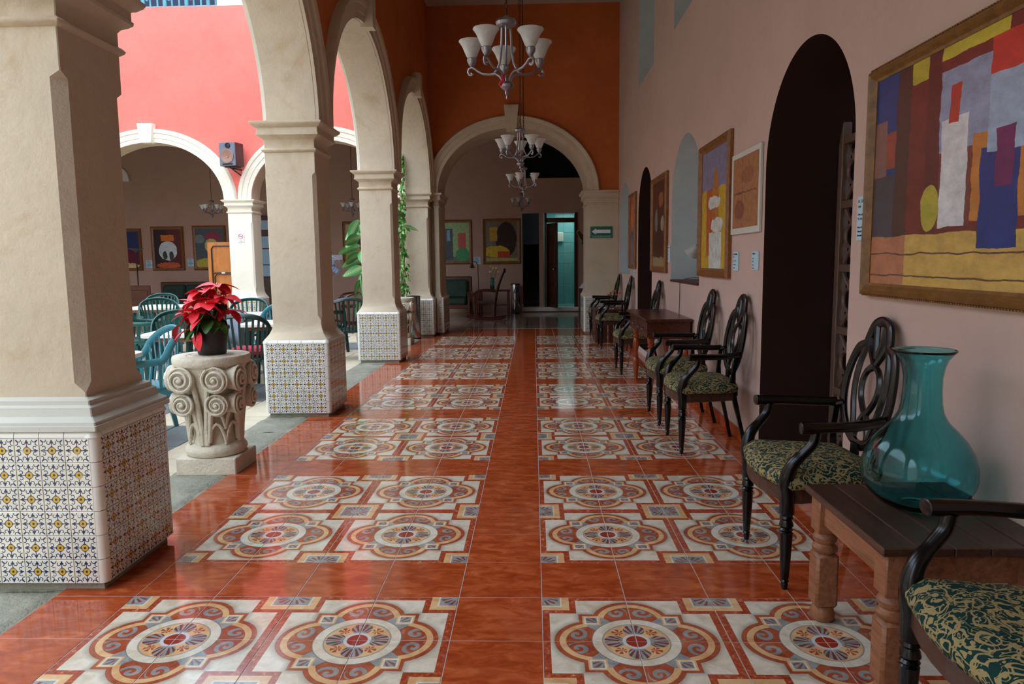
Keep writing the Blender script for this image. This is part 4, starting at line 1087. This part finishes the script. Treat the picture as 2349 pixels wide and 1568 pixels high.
# ------------------------------------------------------------ plastic garden chairs
def garden_chair(label,loc,rz,m_='green plastic',group='green plastic garden chairs'):
    t=thing('garden_chair',label,'chair',loc,rz,group)
    # local front = +x
    def rimp(ph):  # ph 0 = back centre, +-1 arm front
        a=abs(ph); s_=1 if ph>=0 else -1
        if a<.62:
            q=a/.62*PI/2; x=-.30+.17*(1-math.cos(q))+.0; y=.272*math.sin(q)**.9*s_; z=.64+.235*max(math.cos(q),0)**.55
        else:
            q=(a-.62)/.38; x=-.13+.36*q; y=(.27+.022*math.sin(q*PI))*s_; z=.64-.015*q
        return (x,y,z)
    N=40; P=[rimp(-1+2*i/N) for i in range(N+1)]
    obj('back_rim',MB().tube(P,.021,8,flat=(1.25,.85),up=(0,0,1)) if 0 else MB().tube(P,.022,8,flat=(1.35,.75)),m_,t,smooth=True)
    seat=[];n=26
    def so(k,z,sc=1):
        out=[]
        for i in range(n):
            a=2*PI*i/n; ex=.26*abs(math.cos(a))**.55*(1 if math.cos(a)>0 else -1); ey=.25*abs(math.sin(a))**.55*(1 if math.sin(a)>0 else -1)
            out.append((.02+ex*k,ey*k,z-.012*(1-k)*2))
        return out
    obj('seat',MB().rings([so(.96,.395),so(1,.40),so(1,.425),so(.97,.432),so(.6,.424),so(.1,.418)]),m_,t,smooth=True)
    for k in range(-6,7):
        ph=k/6*.56; top=Vector(rimp(ph)); q=ph/.62*PI/2
        base=Vector((-.235+.12*(1-math.cos(q)),.215*math.sin(q),.425))
        mid=(top+base)/2+Vector((-.018,0,0))
        obj('back_slat',MB().tube([base,mid,top],.0105 if abs(k)<6 else .018,4,flat=(.5,1.55),up=(1,0,0)),m_,t)
    for s_ in (-1,1):
        for k in range(2): obj('arm_slat',MB().tube([(-.09+.10*k,s_*.25,.425),(-.08+.10*k,s_*.28,.635)],.010,4,flat=(1.6,.5),up=(1,0,0)),m_,t)
        obj('front_leg',MB().tube([(.27,s_*.285,0),(.235,s_*.272,.42),(.225,s_*.275,.635)],[.020,.027,.024],4,flat=(1.2,1.1),up=(1,0,0)),m_,t)
        obj('rear_leg',MB().tube([(-.33,s_*.255,0),(-.24,s_*.215,.42)],[.020,.030],4,flat=(1.2,1.1),up=(1,0,0)),m_,t)
        obj('side_rail',MB().box(-.22,.22,s_*.24-.006,s_*.24+.006,.36,.41),m_,t)
    return t
GF=-.017
def garden_chairs():
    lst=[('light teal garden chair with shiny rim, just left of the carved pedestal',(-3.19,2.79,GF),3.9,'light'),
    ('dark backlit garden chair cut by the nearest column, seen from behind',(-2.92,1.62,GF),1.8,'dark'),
    ('dark backlit garden chair behind the poinsettia pot, seen from behind',(-3.00,4.50,GF),1.75,'dark'),
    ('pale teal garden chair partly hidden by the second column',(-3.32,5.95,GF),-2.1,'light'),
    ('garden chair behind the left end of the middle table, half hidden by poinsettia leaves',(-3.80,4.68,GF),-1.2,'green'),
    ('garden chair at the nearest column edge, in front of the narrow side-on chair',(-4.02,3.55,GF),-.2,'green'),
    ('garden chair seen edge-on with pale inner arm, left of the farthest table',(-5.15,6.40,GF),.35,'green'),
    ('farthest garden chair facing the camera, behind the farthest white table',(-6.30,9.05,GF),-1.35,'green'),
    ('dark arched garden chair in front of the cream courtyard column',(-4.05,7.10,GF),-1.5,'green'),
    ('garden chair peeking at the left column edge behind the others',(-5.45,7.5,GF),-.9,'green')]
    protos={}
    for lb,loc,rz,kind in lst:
        m_={'light':'light green plastic','dark':'shaded green plastic','green':'green plastic'}[kind]
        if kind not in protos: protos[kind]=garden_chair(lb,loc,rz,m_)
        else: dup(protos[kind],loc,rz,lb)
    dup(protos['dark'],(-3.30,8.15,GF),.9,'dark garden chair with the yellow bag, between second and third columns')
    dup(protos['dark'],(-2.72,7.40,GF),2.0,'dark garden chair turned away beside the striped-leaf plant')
garden_chairs()
def garden_table(label,loc,rz,round_=False,w=.42):
    t=thing('garden_table',label,'table',loc,rz,'white-topped courtyard tables')
    if round_: top=MB().lathe([(0,.70),(w,.70),(w+.01,.71),(w,.735),(0,.737)],36)
    else:
        def rr(h,z):
            out=[]
            for cx,cy,a0 in ((h-.08,h-.08,0),(-h+.08,h-.08,PI/2),(-h+.08,-h+.08,PI),(h-.08,-h+.08,1.5*PI)):
                for k in range(5): a=a0+PI/2*k/4; out.append((cx+.08*math.cos(a),cy+.08*math.sin(a),z))
            return out
        top=MB().rings([rr(w-.01,.695),rr(w,.70),rr(w,.728),rr(w-.01,.735)])
    obj('table_top',top,'white table top',t,smooth=True)
    obj('apron',MB().box(-w+.08,w-.08,-w+.08,w-.08,.655,.695),'pine wood',t)
    for sx in (-1,1):
        for sy in (-1,1): obj('leg',MB().tube([(sx*(w-.06),sy*(w-.06),0),(sx*(w-.11),sy*(w-.11),.66)],[.018,.026],6),'shaded green plastic',t)
garden_table('white-topped table behind the poinsettia pot, middle of the courtyard',(-2.98,5.14,GF),.1,w=.28)
garden_table('small white table right of the light teal chair, left of the plant pot',(-3.50,4.08,GF),.1,w=.27)
garden_table('small white table at the very left, cut by the nearest column',(-3.30,2.25,GF),.1,w=.32)
garden_table('farthest white table, in front of the green sofa',(-5.85,8.35,GF),.05)
garden_table('white table in front of the cream courtyard column',(-3.95,6.35,GF),.2)
# grey jacket over a chair and red cushion
j=thing('jacket','grey jacket draped behind the poinsettia over a garden chair back','jacket',(-3.50,5.06,GF),PI/2)
mb=MB(); n=14; secs=[]
for i in range(n+1):
    u=i/n; y=.23*(u*2-1); sec=[]
    for kx,kz in ((-.05,.55),(-.058,.70),(-.05,.84),(-.02,.915),(.02,.915),(.045,.84),(.055,.70),(.05,.58)):
        sec.append((kx+.012*math.sin(u*19+kz*8),y*(1+.12*(.92-kz)),kz-.05*abs(u*2-1)**2+.008*math.sin(u*23)))
    secs.append(sec)
mb.rings(secs); mb.xf(Matrix.Translation((0,0,-.03))); obj('cloth',mb,'grey fabric',j,smooth='all')
#jc=[o for o in COL.objects if o.name.startswith('garden_chair') and o.get('label','').startswith('pale teal')][0]
dup([o for o in COL.objects if o.name.startswith('garden_chair') and o.get('label','').startswith('garden chair behind the left end')][0],(-3.50,5.36,GF),PI/2,'garden chair under the draped grey jacket, hidden by poinsettia flowers')
tag(obj('cushion',MB().rbox(-.19,.19,-.18,.18,.0,.09,.03),'red fabric',loc=(-2.98,4.52,GF+.436),rot=(0,0,.2)),'crimson cushion on the dark chair behind the poinsettia pot','cushion')
tag(obj('bag',MB().lathe([(0,0),(.12,.02),(.16,.10),(.15,.2),(.08,.27),(.03,.29),(0,.3)],18,sy=.7),'yellow fabric',loc=(-3.28,8.15,GF+.436),smooth=True),'yellow patterned bag sitting on a dark chair between second and third columns','bag')
# ------------------------------------------------------------ plants by the third and fourth columns
t=thing('dumb_cane','tall dieffenbachia with pale-striped leaves behind the third column','plant',(-2.76,8.75,GF))
obj('pot',MB().lathe([(0,0),(.13,0),(.17,.28),(.175,.3),(.16,.3),(.15,.26),(0,.25)],24),'carved stone',t,smooth=True)
for k,(a,h_) in enumerate(((0,1.95),(2,1.5),(4,1.2))): obj('cane',MB().tube([(0,0,.25),(.03*math.cos(a),.03*math.sin(a),h_*.6),(.06*math.cos(a),.05*math.sin(a),h_)],.016,8),'stem green',t,smooth=True)
dm=[lmesh('leaf',leaf_mesh(L,W_,.15,cu,10),'variegated leaf') for L,W_,cu in ((.34,.10,.45),(.30,.09,.6))]
rnd=random.Random(5)
for k in range(22):
    z=2.05-k*.068; a=k*2.4+.5
    if k in (0,3,6,8,11,14,17): a=3.2+rnd.uniform(-.7,.7)
    o=obj('leaf',dm[k%2],None,t,loc=(.04*math.cos(a),.04*math.sin(a),z)); o.rotation_euler=Euler((rnd.uniform(.3,1.4),rnd.uniform(.1,1.1),a))
t=thing('hanging_vine','leafy vine hanging down the left side of the farthest arcade column','vine',(-2.335,10.1,.66))
obj('vine_stem',MB().tube([(0,0,2.65),(-.03,.01,2.2),(.0,-.02,1.6),(-.02,0,1.0),(.01,.0,.5),(-.03,0,0)],.008,6),'stem green',t)
rnd=random.Random(9); mb=MB(); lf=leaf_mesh(.075,.027,.2,.4,3)
for k in range(330):
    z=rnd.uniform(0,2.65); w_=.075 if z<2.2 else .04; M_=Matrix.Translation((rnd.uniform(-w_,w_*.8),rnd.uniform(-.07,.05),z))@Euler((rnd.uniform(-1,1),rnd.uniform(.2,1.4),rnd.uniform(0,6.28))).to_matrix().to_4x4()
    q=leaf_mesh(.075,.027,.2,.4,3).xf(M_); mb.add(q.v,q.f)
obj('foliage',mb,'vine leaf',t,smooth='all',kind='stuff')
o=obj('leaf',lmesh('leaf',leaf_mesh(.30,.085,.1,.25,10),'variegated leaf'),None,t,loc=(.0,-.08,1.32)); o.rotation_euler=Euler((-.5,.05,-.1))
tag(obj('fallen_leaf',leaf_mesh(.09,.03,.3,.3,5),'vine leaf',loc=(-2.22,9.72,.03),rot=(0,0,.3),smooth='all'),'small bright green leaf lying by the foot of the steel bin','leaf')
def bin_(label,loc):
    t=thing('litter_bin',label,'bin',loc,0,'steel cylinder litter bins')
    obj('body',MB().lathe([(.118,.015),(.12,.02),(.12,.74),(.118,.745)],32),'steel',t,smooth=True)
    obj('base_ring',MB().lathe([(.122,0),(.122,.02),(.10,.02)],32),'black plastic',t,smooth=True)
    obj('lid',MB().lathe([(.12,.74),(.124,.745),(.124,.755),(.10,.762),(.09,.75),(0,.75)],32),'black plastic',t,smooth=True)
    o=obj('opening',MB().lathe([(0,0),(.055,0),(.06,.006),(.052,.010),(.045,.004),(0,.004)],24,axis='y'),'black plastic',t,loc=(.03,-.115,.59),smooth=True); o.scale=(1,.9,1.25)
bin_('steel litter bin between the second pedestal and the farthest arcade column',(-2.16,9.93,.0))
bin_('steel litter bin against the far wall beside the stair doorway',(-.50,15.93,.0))
# ------------------------------------------------------------ speaker on the coral wall
t=thing('wall_speaker','grey and maroon loudspeaker on a bracket on the coral wall','speaker',(-5.665,10.80,3.10),-.20)
obj('cabinet',MB().rbox(-.165,.165,-.10,.16,.07,.50,.012),'maroon paint',t)
obj('front_panel',MB().rbox(-.167,.167,-.125,-.10,.07,.50,.01),'speaker grey',t)
obj('woofer',MB().lathe([(0,.0),(.03,.01),(.035,.0),(.09,-.012+.02),(.10,.012),(.125,.014),(.13,0)],28,axis='y'),'cone brown',t,loc=(0,-.125,.25),smooth=True)
obj('woofer_ring',MB().lathe([(.118,0),(.12,.014),(.135,.014),(.14,0)],28,axis='y',cap=False),'steel',t,loc=(0,-.125,.25),smooth=True)
obj('tweeter',MB().lathe([(0,.004),(.04,.0),(.05,.012),(.056,0)],20,axis='y'),'black plastic',t,loc=(.02,-.125,.435),smooth=True)
obj('port',MB().rbox(-.11,.11,-.128,-.12,.085,.115,.004),'black plastic',t)
obj('bracket',MB().box(-.02,.02,.05,.30,.03,.05).box(-.11,.11,-.06,.12,.05,.068).tube([(0,-.05,.05),(0,.28,-.06)],.012,6),'black plastic',t)
tag(obj('junction_box',MB().rbox(-.04,.04,-.05,0,0,.13,.005),'white plastic',loc=(-5.53,11.095,2.99)),'small white box under the wall speaker','box')
# ------------------------------------------------------------ gallery behind the coral wall
def back_picture(label,xc_,w_,z0,z1,cv,fm='frame wood'):
    t=thing('framed_painting',label,'picture',(xc_,YB-.003,z0),0,'paintings on the far wall'); H=z1-z0; W=w_; fw=.075
    prof=[(0,0),(0,.6),(.2,1),(.5,.7),(1,.5),(1,0)]; secs=[]
    for sx,sz in ((-1,0),(1,0),(1,1),(-1,1)): secs.append([(sx*(W/2-a*fw),-d*.045,a*fw if sz==0 else H-a*fw) for a,d in prof])
    secs.append(secs[0]); obj('frame',MB().rings(secs,cap=False),fm,t)
    mb=MB(); mb.add([(-W/2+.06,-.018,.06),(W/2-.06,-.018,.06),(W/2-.06,-.018,H-.06),(-W/2+.06,-.018,H-.06)],[(0,1,2,3)]); mb.box(-W/2+.04,W/2-.04,-.015,-.001,.04,H-.04)
    me=mb.mesh('canvas'); uv=me.uv_layers.new(name='uv')
    for p in me.polygons:
        for li in p.loop_indices:
            v=me.vertices[me.loops[li].vertex_index].co; uv.data[li].uv=((v.x+W/2)/W,v.z/H)
    me.materials.append(MATS[cv]); obj('canvas',me,None,t)
back_picture('framed painting mostly hidden by the nearest column, above the floor lamp',-10.86,.86,1.20,2.31,'canvas blue red')
back_picture('framed red and white painting between two caption cards in the gallery',-9.73,.88,1.19,2.35,'canvas white blouse')
back_picture('framed slate-coloured painting behind the orange boards',-8.60,.90,1.195,2.36,'canvas slate')
back_picture('framed gold painting behind the dieffenbachia leaves',-4.58,.92,1.255,2.42,'canvas gold')
back_picture('framed green painting left in the dark end room',-2.04,.82,1.275,2.43,'canvas green')
back_picture('framed yellow and black painting beside the stair doorway',-.85,.98,1.265,2.445,'canvas yellow')
def card_back(label,x,z0,z1,w_=.18):
    t=thing('caption_card',label,'card',(x,YB-.003,z0)); obj('card',MB().rbox(-w_/2,w_/2,-.006,0,0,z1-z0,.001),'paper',t)
    for k in range(5): obj('print_line',MB().box(-w_*.38,w_*(.1+.07*((k*3)%4)),-.0068,-.006,(z1-z0)*(.14+.17*k),(z1-z0)*(.19+.17*k)),'ink',t)
card_back('caption card left of the red and white painting',-10.26,1.27,1.47); card_back('caption card right of the red and white painting',-9.13,1.30,1.50)
card_back('caption card between the green and yellow paintings',-1.50,1.27,1.46); card_back('caption card above the standing fan',-4.98,1.47,1.57,.12)
tag(obj('wall_light',MB().prism([(.24*math.cos(a),.36*math.sin(a)) for a in ellarc(0,PI,16)],-.08,0),'white paint',loc=(-10.86,YB-.003,3.53)),'half-round white wall light high on the gallery wall','wall light')
# window/door with pale panes
t=thing('glazed_cabinet','maroon framed tall cabinet with pale blue panes behind the cream column','cabinet',(-7.05,YB-.10,0))
obj('case',MB().rbox(-.42,.42,-.25,.09,0,2.58,.01),'maroon paint',t)
for z0,z1 in ((1.02,1.30),(1.33,1.72),(1.75,1.98) if 0 else (1.75,2.05),(2.22,2.46)): obj('pane',MB().box(-.38,.38,-.262,-.25,z0,z1),'pane blue',t)
obj('lower_door',MB().rbox(-.38,.38,-.262,-.25,.1,.97,.004),'dark stained wood',t)
# floor lamp
t=thing('floor_lamp','black torchiere floor lamp between the gallery paintings','lamp',(-9.94,15.0,0))
obj('base',MB().lathe([(0,0),(.14,0),(.14,.02),(.03,.04),(0,.04)],24),'black plastic',t,smooth=True)
obj('pole',MB().lathe([(.016,.03),(.014,1.68)],12),'black plastic',t,smooth=True)
obj('lamp_shade',MB().lathe([(.02,1.66),(.05,1.70),(.11,1.73),(.19,1.76),(.186,1.763),(.10,1.74),(.04,1.715),(0,1.70)],24),'speaker grey',t,smooth=True)
# sofa
def sofa(label,loc,w_,n,rz=0,h_=.95):
    t=thing('sofa' if n>1 else 'lounge_chair',label,'sofa' if n>1 else 'chair',loc,rz)
    fm='mahogany wood'
    obj('back_panel',MB().rbox(-w_/2,w_/2,.30,.36,.25,h_,.02),fm,t)
    for s_ in (-1,1):
        obj('arm',MB().rbox(s_*(w_/2-.03)-.045,s_*(w_/2-.03)+.045,-.38,.36,.56,.62,.015),fm,t)
        for y in (-.34,.32): obj('leg',MB().rbox(s_*(w_/2-.03)-.03,s_*(w_/2-.03)+.03,y-.03,y+.03,0,.57,.006),fm,t)
    obj('seat_frame',MB().rbox(-w_/2+.04,w_/2-.04,-.36,.32,.22,.32,.01),fm,t)
    for k in range(n):
        a=-w_/2+.09+(w_-.18)*k/n; b=-w_/2+.09+(w_-.18)*(k+1)/n
        obj('seat_cushion',MB().rbox(a+.01,b-.01,-.38,.20,.32,.46,.035),'green velvet',t)
        o=obj('back_cushion',MB().rbox(a+.01,b-.01,-.07,.07,0,h_-.52,.045),'green velvet',t,loc=(0,.22,.45)); o.rotation_euler=(-.12,0,0)
sofa('dark green velvet sofa with wooden frame under the gallery paintings',(-8.75,15.4,0),2.0,3,h_=.90)
sofa('green velvet lounge chair in the dark end room, under the green painting',(-1.98,14.75,0),.86,1,h_=.98)
tag(obj('wood_screen_panel',MB().rbox(-.42,.42,-.02,.02,0,.9,.01).rbox(-.36,.36,-.028,-.02,.1,.8,.01),'brown furniture wood',loc=(-8.98,13.0,0)),'low brown wooden panel at the column edge in front of the sofa','panel')
# orange boards (folded tables leaning)
t=thing('folded_table','orange-topped folding table standing on edge against the cream column','table',(-6.24,11.75,0),-.06)
o=obj('table_board',MB().rbox(-.42,.42,-.02,.02,.0,1.80,.008),'orange board',t)
obj('frame_tube',MB().tube([(-.32,-.04,.06),(-.32,-.04,1.66),(-.28,-.04,1.72),(.28,-.04,1.72),(.32,-.04,1.66),(.32,-.04,.06)],.012,6).tube([(-.32,-.04,1.18),(.32,-.04,1.18)],.012,6),'black plastic',t)
obj('brace_tube',MB().tube([(-.27,-.05,.1),(-.27,-.05,1.10),(-.22,-.05,1.16),(.22,-.05,1.16),(.27,-.05,1.10),(.27,-.05,.1)],.011,6),'black plastic',t)
obj('clip',MB().box(-.12,-.05,-.058,-.03,1.165,1.19).box(.10,.17,-.058,-.03,1.165,1.19),'sign white',t)
# fan
t=thing('standing_fan','white pedestal fan with blue blades between second and third columns','fan',(-4.33,12.5,0))
obj('base',MB().lathe([(0,0),(.2,0),(.19,.03),(.03,.05),(0,.05)],24),'white plastic',t,smooth=True)
obj('pole',MB().lathe([(.018,.04),(.015,1.2)],12),'white plastic',t,smooth=True)
obj('motor',MB().lathe([(0,-.04),(.05,-.03),(.06,.05),(.04,.12),(0,.13)],16,axis='y').xf(Matrix.Scale(-1,4,(0,1,0))),'fan blue',t,loc=(0,.02,1.27),smooth=True)
mb=MB()
for rr in (.215,.17,.12,.07): mb.tube([(rr*math.cos(2*PI*k/28),-.05,1.27+rr*math.sin(2*PI*k/28)) for k in range(28)],.004 if rr<.2 else .010,5,closed=True)
for k in range(20):
    a=2*PI*k/20; mb.tube([(.03*math.cos(a),-.065,1.27+.03*math.sin(a)),(.13*math.cos(a),-.06,1.27+.13*math.sin(a)),(.215*math.cos(a),-.03,1.27+.215*math.sin(a))],.002,4)
obj('grille',mb,'speaker grey',t)
bl=MB()
for k in range(3):
    q=MB().add([(0,-.03,0),(.06,-.045,.05),(.07,-.04,.17),(-.02,-.015,.18),(-.04,-.02,.06)],[(0,1,2,3,4)]).xf(Matrix.Translation((0,0,1.27))@Matrix.Rotation(k*2*PI/3,4,'Y')); bl.add(q.v,q.f)
obj('blade_set',bl,'fan blue',t)
tag(obj('wall_box',MB().rbox(-.17,.17,-.05,0,0,.14,.008),'white plastic',loc=(-5.22,YB-.003,1.42)),'white box on the gallery wall above the fan','box')
# rocking chairs
def rocker(label,loc,rz):
    t=thing('rocking_chair',label,'rocking chair',loc,rz,'cane rocking chairs'); fm='mahogany wood'
    for s_ in (-1,1):
        A=[(-.45+.9*k/14,s_*.25,.015+.16*((k/14-.45)**2)*1.6) for k in range(15)]
        obj('rocker_runner',MB().tube(A,.024,6),fm,t,smooth=True)
        obj('front_leg',MB().tube([(.24,s_*.25,.03),(.26,s_*.25,.40),(.24,s_*.26,.62)],.026,6),fm,t)
        obj('arm',MB().tube(smoothpts([(-.22,s_*.25,.66),(0,s_*.28,.68),(.2,s_*.28,.66),(.30,s_*.27,.60),(.27,s_*.27,.55)],4),.026,6),fm,t,smooth=True)
        obj('back_post',MB().tube(smoothpts([(-.18,s_*.22,.06),(-.20,s_*.22,.40),(-.27,s_*.23,.75),(-.40,s_*.23,1.10),(-.43,s_*.22,1.16)],4),.030,6),fm,t,smooth=True)
    obj('seat_frame',MB().rbox(-.22,.28,-.26,.26,.38,.42,.01),fm,t); obj('cane_seat',MB().box(-.18,.24,-.21,.21,.415,.425),'cane',t)
    obj('crest_rail',MB().rbox(-.45,-.40,-.23,.23,1.07,1.18,.015),fm,t)
    P=smoothpts([(-.205,0,.44),(-.27,0,.75),(-.40,0,1.08)],4)
    mb=MB(); mb.rings([[(p.x-.004,-.2,p.z),(p.x-.004,.2,p.z),(p.x+.004,.2,p.z),(p.x+.004,-.2,p.z)] for p in P]); obj('cane_back',mb,'cane',t)
    return t
r1=rocker('dark rocking chair seen side-on in the dark end room',(-1.12,13.9,0),PI)
dup(r1,(-3.95,13.0,0),PI-.5+1.0,'rocking chair with tall cane back beside the standing fan')
# reading lamp, side table, vase with flowers
t=thing('reading_lamp','slim standing reading lamp beside the green lounge chair','lamp',(-1.42,15.6,0))
obj('base',MB().lathe([(0,0),(.1,0),(.1,.02),(0,.025)],20),'black plastic',t,smooth=True)
obj('pole',MB().tube([(0,0,.02),(-.02,0,1.25),(-.06,0,1.33),(-.14,0,1.34)],.010,8),'black plastic',t,smooth=True)
obj('lamp_shade',MB().lathe([(.015,.12),(.03,.10),(.075,0),(.07,0),(.024,.10)],16,cap=False),'steel',t,loc=(-.17,0,1.18),smooth=True)
t=thing('side_stand','dark low table holding the green vase in the end room','table',(-1.0,15.2,0))
obj('table_top',MB().rbox(-.40,.40,-.25,.25,.60,.64,.01),'mahogany wood',t)
for sx in (-1,1):
    for sy in (-1,1): obj('leg',MB().rbox(sx*.34-.025,sx*.34+.025,sy*.2-.025,sy*.2+.025,0,.6,.005),'mahogany wood',t)
obj('shelf',MB().box(-.36,.36,-.2,.2,.25,.275),'mahogany wood',t)
t=thing('flower_vase','green glass vase of pale and yellow flowers on the dark low table','vase',(-1.05,15.1,.64))
obj('glass_body',MB().lathe([(0,0),(.05,0),(.055,.02),(.055,.2),(.045,.26),(.05,.3),(.042,.3),(.037,.25),(.047,.2),(.047,.02),(0,.01)],20,cap=False),'turquoise glass',t,smooth='all')
for k in range(7):
    a=k*.9; tx,ty,tz=.10*math.cos(a)+.05,.06*math.sin(a),.42+.045*(k%4)
    obj('stem',MB().tube([(0,0,.05),(tx*.4,ty*.4,.3),(tx,ty,tz)],.004,5),'stem green',t)
    obj('flower',MB().lathe([(0,0),(.03,.01),(.04,.035),(.025,.045),(0,.03)],9),'yellow bud' if k%2 else 'ivory box',t,loc=(tx,ty,tz),smooth=True)
# hutch behind the right pilaster
t=thing('carved_hall_stand','dark carved wooden hall stand half hidden behind the signed pilaster','hall stand',(1.42,12.9,0))
obj('cabinet',MB().rbox(-.44,.5,-.3,.3,0,.75,.01),'brown furniture wood',t)
obj('tall_back',MB().rbox(-.32,.5,.1,.3,.75,1.75,.01),'brown furniture wood',t)
obj('cornice',MB().rbox(-.40,.52,-.02,.32,1.68,1.80,.015),'mahogany wood',t)
obj('pediment',MB().prism([(-.42,1.80),(-.50,1.95),(-.46,2.0),(-.38,1.9),(-.2,1.86),(.2,1.88),(.5,1.8)],.0,.25),'mahogany wood',t)
for k in range(3): obj('drawer',MB().rbox(-.40,.46,-.315,-.30,.06+k*.22,.25+k*.22,.006),'mahogany wood',t)
tag(obj('folded_paper',MB().prism([(-.09,0),(.10,0),(.06,.17)],-.005,.005),'sign white',loc=(1.00,12.55,.80)) if 0 else obj('folded_paper',MB().prism([(-.09,0),(.10,0),(.06,.17)],-.005,.005),'sign white',loc=(1.03,12.70,.755)),'white folded paper standing on the carved hall stand','paper')
